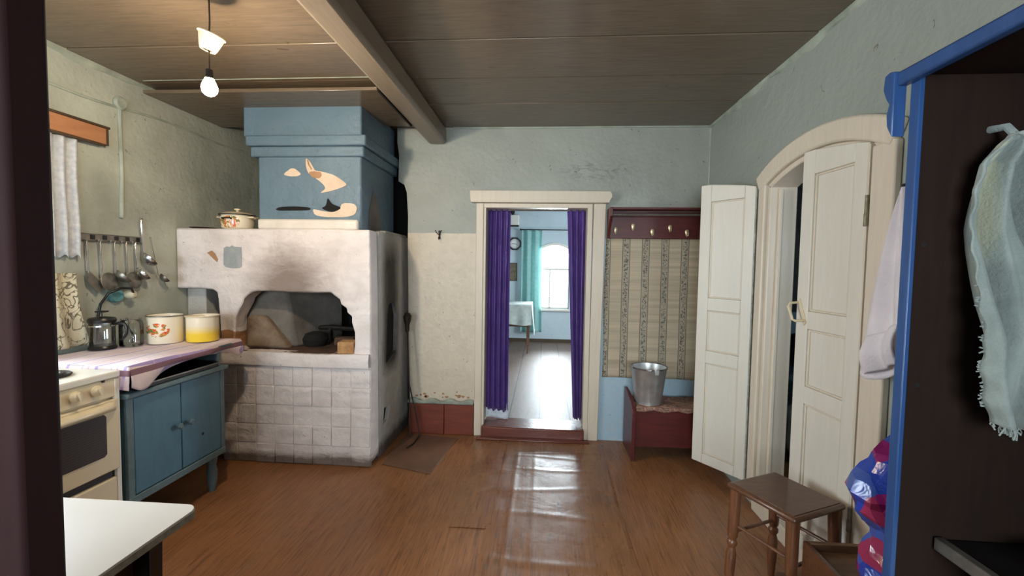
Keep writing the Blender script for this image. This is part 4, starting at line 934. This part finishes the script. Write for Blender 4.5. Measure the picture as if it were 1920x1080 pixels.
# ================================================================ BACK WALL
hk = thing('wall_hook', (-.853, YB, 1.655), 'small bent iron hook on the cream wall left of the doorway', 'hook')
obj('plate', box(B(), -.862, -.845, YB - .004, YB, 1.62, 1.69), 'iron', hk, bevel=.002)
for s_ in (-1, 1): obj('prong', tube(B(), [(-.853, YB - .004, 1.655), (-.853 + s_ * .012, YB - .03, 1.66), (-.853 + s_ * .026, YB - .045, 1.69)], .0035, 6), 'iron', hk)
obj('prong', tube(B(), [(-.853, YB - .004, 1.64), (-.853, YB - .03, 1.615), (-.853, YB - .045, 1.632)], .0035, 6), 'iron', hk)
# wallpaper
bm = B()
def fn(u, v): 
    z = .522 + (1.640 - .522) * v + .003 * math.sin(u * 11) * (1 - v); return (.492 + (.775) * u + .004 * math.sin(v * 8) * (1 - u), YB - .005 - .003 * math.sin(u * 9 + v * 6), z)
sheet(bm, fn, 30, 40); tag(obj('wallpaper_piece', bm, 'wallpaper', solid=.002, smooth=2), 'beige wallpaper with grey vine stripes glued below the coat rack', 'wallpaper')
# coat rack
cr = thing('coat_rack', (.86, YB, 1.75), 'maroon wall coat rack with small hooks beside the doorway', 'coat rack')
RX0, RX1, RY_ = .50, 1.262, YB - .16
obj('back_board', box(B(), RX0, RX1, YB - .018, YB - .001, 1.640, 1.85), 'maroon', cr, bevel=.004)
obj('side_bracket', prism(B(), [[(YB - .002, 1.64), (YB - .002, 1.868), (RY_, 1.868), (RY_, 1.80), (YB - .06, 1.70), (YB - .04, 1.64)]], 'YZ', RX0, RX0 + .022), 'maroon', cr, bevel=.003)
obj('side_bracket', prism(B(), [[(YB - .002, 1.64), (YB - .002, 1.868), (RY_, 1.868), (RY_, 1.80), (YB - .06, 1.70), (YB - .04, 1.64)]], 'YZ', RX1 - .022, RX1), 'maroon', cr, bevel=.003)
for yy in (YB - .15, YB - .105, YB - .06): obj('shelf_slat', box(B(), RX0 + .02, RX1 - .02, yy, yy + .028, 1.852, 1.868), 'maroon', cr, bevel=.003)
obj('front_rail', tube(B(), [(RX0 + .02, RY_ + .01, 1.812), (RX1 - .02, RY_ + .01, 1.812)], .008, 8), 'dull_steel', cr)
for x, z in ((.565, 1.70), (.70, 1.73), (.85, 1.69), (.985, 1.722), (1.115, 1.687)):
    bm = lathe(B(), [(.001, -.03), (.008, -.024), (.014, .0), (.016, .018), (.01, .026), (.001, .027)], (0, 0, 0), 12, False)
    for v_ in bm.verts: v_.co.y *= .35
    bmesh.ops.translate(bm, verts=bm.verts, vec=(x, YB - .028, z)); tube(bm, [(x, YB - .03, z - .018), (x, YB - .06, z - .022), (x, YB - .066, z + .0)], .004, 8); obj('hook', bm, 'brass', cr)
# shoe bench
bn = thing('shoe_bench', (.95, 3.28, 0), 'low maroon bench with a patterned seat pad under the wallpaper', 'bench')
obj('side_panel', prism(B(), [[(3.10, .0), (3.10, .375), (3.12, .40), (3.16, .425), (3.30, .455), (3.42, .465), (3.42, 0)]], 'YZ', .665, .69), 'maroon', bn, bevel=.004)
obj('side_panel', prism(B(), [[(3.10, .0), (3.10, .375), (3.12, .40), (3.42, .42), (3.42, 0)]], 'YZ', 1.235, 1.258), 'maroon', bn, bevel=.004)
obj('front_panel', box(B(), .69, 1.235, 3.115, 3.135, .108, .372), 'maroon', bn, bevel=.003)
obj('seat_board', box(B(), .69, 1.235, 3.105, 3.42, .372, .390), 'maroon', bn, bevel=.003)
bm = B()
def fn(u, v): return (.692 + .54 * u, 3.098 + .31 * v, .3915 + .012 * (min(u, 1 - u, v, 1 - v) > .01) + .003 * math.sin(u * 17) * math.sin(v * 9))
sheet(bm, fn, 40, 20)
def fn(u, v): return (.692 + .54 * u, 3.098 - .004 * math.sin(v * PI), .404 - (.028 + .006 * math.sin(u * 21)) * v)
sheet(bm, fn, 40, 4); obj('seat_pad', bm, 'cushion', bn, solid=.003, smooth=2)
# bucket
bk = thing('metal_bucket', (.80, 3.20, .4065), 'galvanised metal bucket standing on the maroon bench', 'bucket')
bc = (.80, 3.22, .4075)
obj('bucket_body', lathe(B(), [(.001, .006), (.088, .006), (.09, 0), (.095, 0), (.094, .008), (.100, .03), (.128, .255), (.133, .262), (.132, .27), (.126, .268), (.124, .258), (.097, .03), (.09, .014), (.001, .012)], bc, 48, False), 'galv', bk)
bm = lathe(B(), [(.127, .262), (.1345, .262), (.1345, .272), (.127, .272)], bc, 48, False); obj('rolled_rim', bm, 'steel', bk)
obj('bail_handle', tube(B(), [(bc[0] + .133 * math.cos(a), bc[1] + .133 * math.sin(a), bc[2] + .268 + .006 * math.sin(a + 1.6)) for a in [-1.4 + i * PI / 20 for i in range(21)]], .003, 6), 'steel', bk)
obj('ear', box(B(), bc[0] + .01, bc[0] + .04, bc[1] - .142, bc[1] - .13, bc[2] + .235, bc[2] + .275), 'galv', bk, bevel=.004)
# curtains in the doorway
def pcurt(name, x0t, x1t, x0b, x1b, z0, z1, lab, n, ph, pinch=None, zb=0):
    bm = B()
    def fn(u, v):
        a = x0b + (x0t - x0b) * v; b = x1b + (x1t - x1b) * v
        if pinch: b = b + pinch * math.exp(-((v - .25) / .2) ** 2)
        x = a + (b - a) * u; amp = .022 * (1.15 - .4 * v)
        return (x, YB + .10 + amp * math.sin(u * n * PI + ph + .4 * math.sin(v * 4)) + .004 * math.sin(v * 31 + u * 9), z0 + (z1 - z0) * v + zb * u * (1 - v) + .006 * math.sin(u * 14) * (1 - v))
    sheet(bm, fn, 70, 60); tag(obj(name, bm, 'purple', solid=.0015, smooth=3), lab, 'curtain', 'purple doorway curtains')
pcurt('doorway_curtain', -.475, -.278, -.475, -.278, .19, 1.885, 'left purple satin curtain in the far doorway', 9, 0, zb=-.02)
pcurt('doorway_curtain', .19, .36, .275, .352, .13, 1.885, 'right purple satin curtain in the far doorway, narrowing towards the floor', 7, 1)
bm = tube(B(), [(-.49, YB + .10, 1.872), (.36, YB + .10, 1.872)], .006, 8); tag(obj('doorway_curtain_rod', bm, 'dull_steel'), 'thin rod carrying the purple curtains under the doorway head', 'rod')
bm = sheet(B(), lambda u, v: (-.475 + .20 * u, YB + .13 + .006 * math.sin(u * 12), .10 + (.24 - .10) * v + .01 * math.sin(u * 6)), 30, 6); tag(obj('white_liner_hem', bm, 'lace', solid=.001, smooth=3), 'white cloth hem showing beneath the left purple curtain', 'cloth')

# ================================================================ FAR ROOM THINGS
tb = thing('far_table', (-.55, 6.9, FZ), 'table under a pale cloth in the far room', 'table')
obj('tabletop', box(B(), -1.2, -.18, 6.60, 7.30, .79, .812), 'box_wood', tb, bevel=.004)
for x, y in ((-.225, 6.65), (-1.15, 6.65), (-.225, 7.25), (-1.15, 7.25)): obj('leg', hexa(B(), [(x - .012, y - .012, FZ), (x + .012, y - .012, FZ), (x + .012, y + .012, FZ), (x - .012, y + .012, FZ), (x - .022, y - .022, .79), (x + .022, y - .022, .79), (x + .022, y + .022, .79), (x - .022, y + .022, .79)]), 'box_wood', tb)
obj('apron', box(B(), -1.15, -.23, 6.64, 6.66, .47, .50), 'box_wood', tb)
bm = box(B(), -1.22, -.165, 6.585, 7.31, .813, .817)
def fn(u, v): return (-1.22 + 1.055 * u, 6.585 - .01 * math.sin(u * 30) * v - .006, .815 - (.30 + .02 * math.sin(u * 9)) * v)
sheet(bm, fn, 60, 8)
def fn(u, v): return (-.165 + .012 * v * (1 + math.sin(u * 22)) + .03 * v * (u < .2), 6.585 + .725 * u, .815 - (.33 + .14 * math.exp(-(u / .1) ** 2)) * v)
sheet(bm, fn, 60, 8); tag(obj('far_tablecloth', bm, 'wcloth', smooth=2), 'whitish tablecloth hanging over the edge of the far-room table', 'tablecloth')
ck = thing('wall_clock', (-.515, FY, 1.82), 'dark octagonal wall clock on the far-room wall', 'clock')
oc = [(-.515 + .122 * math.cos(PI / 8 + i * PI / 4), 1.82 + .122 * math.sin(PI / 8 + i * PI / 4)) for i in range(8)]; ic = [(-.515 + .088 * math.cos(i * PI / 12), 1.82 + .088 * math.sin(i * PI / 12)) for i in range(24)]
obj('case', prism(B(), [oc, ic], 'XZ', FY - .04, FY), 'black', ck, bevel=.004)
obj('face', prism(B(), [ic], 'XZ', FY - .02, FY - .01), 'white_top', ck)
for i in range(12):
    a = i * PI / 6; c = Vector((-.515 + .072 * math.cos(a), FY - .022, 1.82 + .072 * math.sin(a))); obj('hour_mark', rot_box(B(), .014, .003, .004, Matrix.Translation(c) @ Matrix.Rotation(-a, 4, 'Y')), 'black', ck)
for a, l_ in ((-.5, .045), (PI + .1, .06)): obj('hand', rot_box(B(), l_, .003, .006, Matrix.Translation((-.515 + l_ / 2 * math.cos(a), FY - .025, 1.82 + l_ / 2 * math.sin(a))) @ Matrix.Rotation(-a, 4, 'Y')), 'black', ck)
pc = thing('wall_picture', (-.57, FY, 1.31), 'small brown picture below the octagonal clock', 'picture')
obj('frame', box(B(), -.68, -.468, FY - .015, FY, 1.15, 1.475), 'brown_edge', pc, bevel=.003); obj('print', box(B(), -.665, -.483, FY - .018, FY - .014, 1.165, 1.46), 'paper_brown', pc)
mb = thing('electric_meter', (-.50, FY, 2.24), 'white meter box high on the far-room wall above the clock', 'meter')
obj('case', box(B(), -.60, -.445, FY - .08, FY, 2.15, 2.33), 'white_enamel', mb, bevel=.01); obj('dark_base', box(B(), -.60, -.45, FY - .06, FY, 2.125, 2.15), 'black', mb)
obj('lamp_fitting', lathe(B(), [(.02, 0), (.04, .03), (.03, .07), (.012, .09)], (-.56, FY - .06, 2.34), 16), 'black', mb)
rd = tag(obj('far_curtain_rod', tube(B(), [(-.40, FY - .09, 2.068), (1.1, FY - .09, 2.068)], .008, 8), 'iron'), 'thin dark rod above the far window', 'rod')
obj('finial', lathe(B(), [(.001, -.02), (.018, 0), (.001, .02)], (-.41, FY - .09, 2.068), 12, False), 'iron', rd)
def fn(u, v):
    x0 = -.40 + .06 * v if v > .3 else -.382; x = -.39 + .36 * u + .02 * (1 - v) * u; return (x, FY - .09 + .03 * math.sin(u * 16) * (1.1 - .3 * v), .24 + (2.06 - .24) * v)
tag(obj('turquoise_curtain', sheet(B(), fn, 90, 40), 'turq', solid=.001, smooth=3), 'pale turquoise curtain left of the far window', 'curtain')
def fn(u, v): return (.50 + .36 * u, FY - .09 + .03 * math.sin(u * 16) * (1.1 - .3 * v), .24 + (2.06 - .24) * v)
# storeroom bundles
def blob(name, c, s, mat, lab, cat, sd):
    rnd = random.Random(sd); bm = B(); bmesh.ops.create_icosphere(bm, subdivisions=4, radius=1)
    ph = [rnd.uniform(0, 6) for _ in range(6)]
    for v_ in bm.verts:
        n_ = v_.co.copy(); k_ = 1 + .10 * math.sin(n_.x * 5 + ph[0]) + .08 * math.sin(n_.y * 7 + ph[1]) + .07 * math.sin(n_.z * 9 + ph[2] + n_.x * 4)
        v_.co = Vector((n_.x * s[0] * k_, n_.y * s[1] * k_, max(n_.z, -.8) * s[2] * k_)) + Vector(c)
    tag(obj(name, bm, mat, smooth=3), lab, cat)
blob('grey_sack', (1.98, 3.14, .30), (.24, .22, .33), 'grey_plaster', 'rumpled grey sack on the storeroom floor', 'sack', 3)
blob('dark_bundle', (1.96, 3.14, .83), (.2, .19, .14), 'iron', 'dark bundle on top of the grey sack in the storeroom', 'bundle', 5)

# ================================================================ RIGHT FOREGROUND
# stool
sl = thing('wooden_stool', (1.018, 1.812, 0), 'small varnished wooden stool with turned legs before the white door', 'stool')
cs = [Vector((.811, 1.882, 0)), Vector((.952, 1.612, 0)), Vector((1.225, 1.743, 0)), Vector((1.084, 2.013, 0))]
cen = sum(cs, Vector()) / 4
cs2 = [cen + (c - cen) * .985 for c in cs]
bm = prism(B(), [[(c.x, c.y) for c in cs2]], 'XY', .457, .480); obj('seat', bm, 'stool_wood', sl, bevel=.010)
bm = prism(B(), [[(c.x, c.y) for c in [cen + (c - cen) * .88 for c in cs]]], 'XY', .479, .4825); obj('seat_inlay', bm, 'stool_wood', sl, bevel=.001)
lg = [cen + (c - cen) * .80 for c in cs]
for c in lg:
    f_ = cen + (c - cen) * 1.10
    prof = [(.013, 0), (.016, .03), (.020, .10), (.021, .17), (.014, .20), (.021, .215), (.021, .225), (.014, .235), (.021, .25), (.022, .30), (.024, .458)]
    bm = B(); lathe(bm, prof, (0, 0, 0), 18)
    for v_ in bm.verts:
        q = 1 - v_.co.z / .458; v_.co.x += c.x + (f_.x - c.x) * q; v_.co.y += c.y + (f_.y - c.y) * q
    obj('leg', bm, 'stool_leg', sl)
for i in range(4):
    a, b = lg[i], lg[(i + 1) % 4]; z = .30 if i % 2 == 0 else .27
    obj('stretcher', tube(B(), [(a.x, a.y, z), (b.x, b.y, z)], .0075, 10), 'stool_leg', sl)
# wooden box
bx = thing('wooden_box', (1.12, 1.4, 0), 'open low brown wooden box right behind the stool', 'box')
bm = B(); t_ = .018; a0, a1, b0, b1, zt = .985, 1.262, 1.15, 1.62, .40
obj('side_board', box(B(), a0, a0 + t_, b0, b1, 0, zt), 'stool_wood', bx, bevel=.003); obj('side_board', box(B(), a1 - t_, a1, b0, b1, 0, zt), 'box_wood', bx, bevel=.003)
obj('end_board', box(B(), a0 + t_, a1 - t_, b1 - t_, b1, 0, zt), 'box_wood', bx, bevel=.003); obj('end_board', box(B(), a0 + t_, a1 - t_, b0, b0 + t_, 0, zt), 'box_wood', bx, bevel=.003)
obj('inner_board', box(B(), a0 + t_, a1 - t_, b0 + t_, b1 - t_, .355, .372), 'box_wood', bx, bevel=.002)
# cupboard
CP = thing('open_cupboard', (1.05, .6, 0), 'tall doorless cupboard, blue front edge and dark brown inside, at the right edge', 'cupboard')
obj('side_panel', box(B(), .852, 1.262, 1.052, 1.074, 0, 1.85), 'cup_dark', CP, bevel=.002)
obj('front_edge', box(B(), .842, .853, 1.050, 1.076, 0, 1.852), 'cup_blue', CP, bevel=.002)
obj('side_panel', box(B(), .852, 1.262, -.55, -.525, 0, 1.85), 'cup_dark', CP, bevel=.002)
obj('back_panel', box(B(), 1.262, 1.272, -.55, 1.078, 0, 1.85), 'cup_dark', CP)
obj('top_board', box(B(), .845, 1.262, -.55, 1.078, 1.85, 1.87), 'cup_dark', CP)
obj('cornice', box(B(), .820, .846, -.56, 1.10, 1.838, 1.872), 'cup_blue', CP, bevel=.006)
obj('corbel', prism(B(), [[(1.086, 1.72), (1.100, 1.745), (1.104, 1.78), (1.098, 1.80), (1.108, 1.815), (1.118, 1.84), (1.115, 1.872), (1.10, 1.876), (1.086, 1.872)]], 'YZ', .812, .842), 'cup_blue', CP, bevel=.003)
for x, z in ((.872, 1.467), (.877, 1.14)): obj('knot', lathe(B(), [(.001, -.002), (.006, -.001), (.006, .0005), (.001, .0006)], (x, 1.052, z), 14, False, Matrix.Rotation(PI / 2, 4, 'X')), 'soot_shade', CP)
# wash stand inside
ws = thing('wash_stand', (1.08, .7, 0), 'black-topped unit with grey metal edge and white body inside the cupboard', 'wash stand')
obj('top', box(B(), .946, 1.258, .35, 1.048, .755, .775), 'black', ws, bevel=.002)
bm = hexa(B(), [(.932, .35, .752), (.950, .35, .752), (.950, 1.046, .752), (.930, 1.046, .752), (.932, .35, .782), (.950, .35, .782), (.950, 1.046, .782), (.930, 1.046, .782)]); obj('metal_edge', bm, 'dull_steel', ws, bevel=.002)
obj('body', box(B(), .965, 1.25, .35, .965, .02, .752), 'white_enamel', ws, bevel=.004)
bt = thing('black_pan', (1.12, .86, .776), 'glossy black pan on the wash stand, mostly out of view', 'pan')
obj('pan_body', lathe(B(), [(.001, .001), (.09, .001), (.105, .012), (.11, .032), (.106, .032), (.10, .014), (.001, .006)], (1.12, .86, .776), 36, False), 'black', bt)
# grey towel on the cupboard panel
TLE = [(0, .965), (.08, .945), (.20, .932), (.30, .938), (.42, .928), (.55, .925), (.68, .918), (.80, .925), (.90, .935), (.97, .965), (1.0, .985)]
def tl(v):
    for (a, xa), (b, xb) in zip(TLE, TLE[1:]):
        if v <= b: return xa + (xb - xa) * (v - a) / (b - a)
    return TLE[-1][1]
def fn(u, v):
    # u across, v up (0 bottom .. 1 top), gathered at the top on a loop
    xl_ = tl(v) + .003 * math.sin(v * 60) * (u < .02); wide = .30 * (1 - v) ** .35 * .6 + .12 * (1 - v) ** .15 * (v < 1) + .03
    x = xl_ + min(wide, 1.245 - xl_) * u
    z = 1.085 + .615 * v - .045 * (1 - v) * u ** .7 - .05 * v ** 6 * (u - .3) ** 2
    k = math.sin(u * 21 + 2.2 * v + .5) + .55 * math.sin(u * 43 - 3 * v) + .5 * math.sin(u * 9 - 5 * v)
    y = .99 - .030 * k * (.35 + .65 * (1 - v) ** .4) - .02 * math.sin(v * 6)
    return (min(x, 1.25), min(y, 1.046), z)
gt = thing('grey_towel', (1.1, 1.02, 1.7), 'pale grey-green fringed terry towel hanging inside the cupboard', 'towel')
obj('towel_cloth', sheet(B(), fn, 110, 90), 'grey_towel', gt, solid=.005, smooth=3)
bm = B()
for k_ in range(150):
    u = random.random(); p = Vector(fn(u, 0)); q = p + Vector((random.uniform(-.008, .008), random.uniform(-.008, .004), -random.uniform(.006, .022))); tube(bm, [p, (p + q) / 2 + Vector((random.uniform(-.004, .004), 0, 0)), q], .0016, 5)
for k_ in range(40):
    v = random.uniform(.05, .50); p = Vector(fn(0, v)); q = p + Vector((-random.uniform(.003, .010), 0, random.uniform(-.006, .004))); tube(bm, [p, q], .0016, 5)
obj('fringe', bm, 'grey_towel', gt)['kind'] = 'stuff'; 
obj('loop', tube(B(), [(.995, 1.052, 1.725), (1.0, 1.02, 1.722), (1.0, .995, 1.69)], .008, 8), 'grey_towel', gt)
# white towel on the door casing
wt_ = thing('white_towel', (1.22, 1.58, 1.7), 'white terry towel bunched and hanging between the door and the cupboard', 'towel')
def fn(u, v):
    z = 1.03 + .66 * v; wd = .015 + .10 * (1 - v) ** .8; y = 1.535 + (wd) * (1 - u) - .16 * (1 - v) * u
    x = 1.215 - .018 * (1 - v) - .016 * (1 + math.sin(u * 11 + v * 2)) * (.4 + .6 * (1 - v)) ; return (x, y, z + .05 * (1 - v) * u - .02 * (1 - v) * math.sin(u * 7))
obj('towel_cloth', sheet(B(), fn, 70, 60), 'white_towel', wt_, solid=.012, smooth=3)
def fn(u, v):
    z = 1.035 + .13 * v; y = 1.47 + .14 * (1 - u); x = 1.165 - .02 * math.sin(v * PI) - .012 * math.sin(u * 9); return (x, y, z + .07 * u)
obj('turned_corner', sheet(B(), fn, 30, 20), 'white_towel', wt_, solid=.008, smooth=3)
obj('peg', tube(B(), [(XR, 1.54, 1.70), (1.20, 1.54, 1.695)], .006, 8), 'iron', wt_)
# plastic bag hanging on the cupboard side
bg = thing('plastic_bag', (.99, 1.27, .5), 'crumpled blue and magenta printed plastic bag hanging at the cupboard side', 'bag')
rnd = random.Random(11); bm = B()
prof = [(.50, .935, 1.075), (.56, .925, 1.07), (.61, .935, 1.07), (.65, .948, 1.07), (.70, .932, 1.07), (.74, .90, 1.07), (.78, .878, 1.07), (.84, .90, 1.07), (.88, .935, 1.07), (.91, .965, 1.065), (.94, 1.01, 1.06), (.952, 1.03, 1.05)]
def bagw(v):
    q = v * (len(prof) - 1); i = min(int(q), len(prof) - 2); f_ = q - i; a, b = prof[i], prof[i + 1]; return [a[k] + (b[k] - a[k]) * f_ for k in range(3)]
NB, MB_ = 22, 18; jit = [[(rnd.uniform(-1, 1), rnd.uniform(-1, 1), rnd.uniform(-1, 1)) for _ in range(MB_ + 1)] for _ in range(NB + 1)]
def fn(u, v):
    z, xa, xb = bagw(v); cx, hw2 = (xa + xb) / 2, (xb - xa) / 2 * 1.06; a = u * 2 * PI
    j_ = jit[round(u * NB) % NB][round(v * MB_)]; k_ = .010 if 0 < v < 1 else 0
    ca, sa = math.cos(a), math.sin(a); y = max(1.235 + .085 * sa * (hw2 / .09) ** .6 + k_ * j_[1], 1.10)
    return (cx + hw2 * ca + k_ * j_[0], y, z + .8 * k_ * j_[2])
sheet(bm, fn, NB, MB_); bmesh.ops.remove_doubles(bm, verts=bm.verts, dist=.0001)
obj('bag_body', bm, 'bag', bg, smooth=.28)
obj('bag_handle', tube(B(), [(1.03, 1.24, .95), (1.05, 1.18, .99), (1.06, 1.12, 1.0), (1.06, 1.085, 1.0)], [.012, .006, .005, .005], 8), 'bag', bg)

# ================================================================ LEFT FOREGROUND
dt = thing('dining_table', (-1.3, .8, 0), 'white laminate table with rounded corner in the left foreground', 'table')
r_ = .035; X1, Y1 = -.903, 1.052
pts = [(-2.05, .43), (X1, .43)] + [(X1 - r_ + r_ * math.cos(a), Y1 - r_ + r_ * math.sin(a)) for a in [i * PI / 16 for i in range(9)]] + [(-2.05, Y1 - .008)]
obj('tabletop', prism(B(), [pts], 'XY', .732, .750), 'white_top', dt, bevel=.003)
obj('edge_band', prism(B(), [[(x_ + (.0015 if x_ > -1.9 else 0), y_ + .001) for x_, y_ in pts]], 'XY', .728, .744), 'grey_edge', dt)
for x, y in ((-.962, .955), (-.962, .50), (-1.95, .955), (-1.95, .50)): obj('leg', hexa(B(), [(x - .012, y - .012, 0), (x + .012, y - .012, 0), (x + .012, y + .012, 0), (x - .012, y + .012, 0), (x - .024, y - .02, .728), (x + .024, y - .02, .728), (x + .024, y + .02, .728), (x - .024, y + .02, .728)]), 'black', dt, bevel=.003)
cs_ = thing('wooden_chair', (-1.15, .9, 0), 'reddish-brown wooden chair tucked under the white table', 'chair')
obj('seat', box(B(), -1.35, -1.0, .66, 1.01, .45, .475), 'stool_wood', cs_, bevel=.008)
obj('back_rest', box(B(), -1.02, -1.0, .66, 1.01, .60, .70), 'stool_wood', cs_, bevel=.006)
for x, y in ((-1.335, .675), (-1.335, .995)): obj('leg', tube(B(), [(x, y, 0), (x, y, .45)], .014, 10), 'stool_leg', cs_)
for x, y in ((-1.012, .675), (-1.012, .995)): obj('leg', tube(B(), [(x, y, 0), (x, y, .62)], .014, 10), 'stool_leg', cs_)
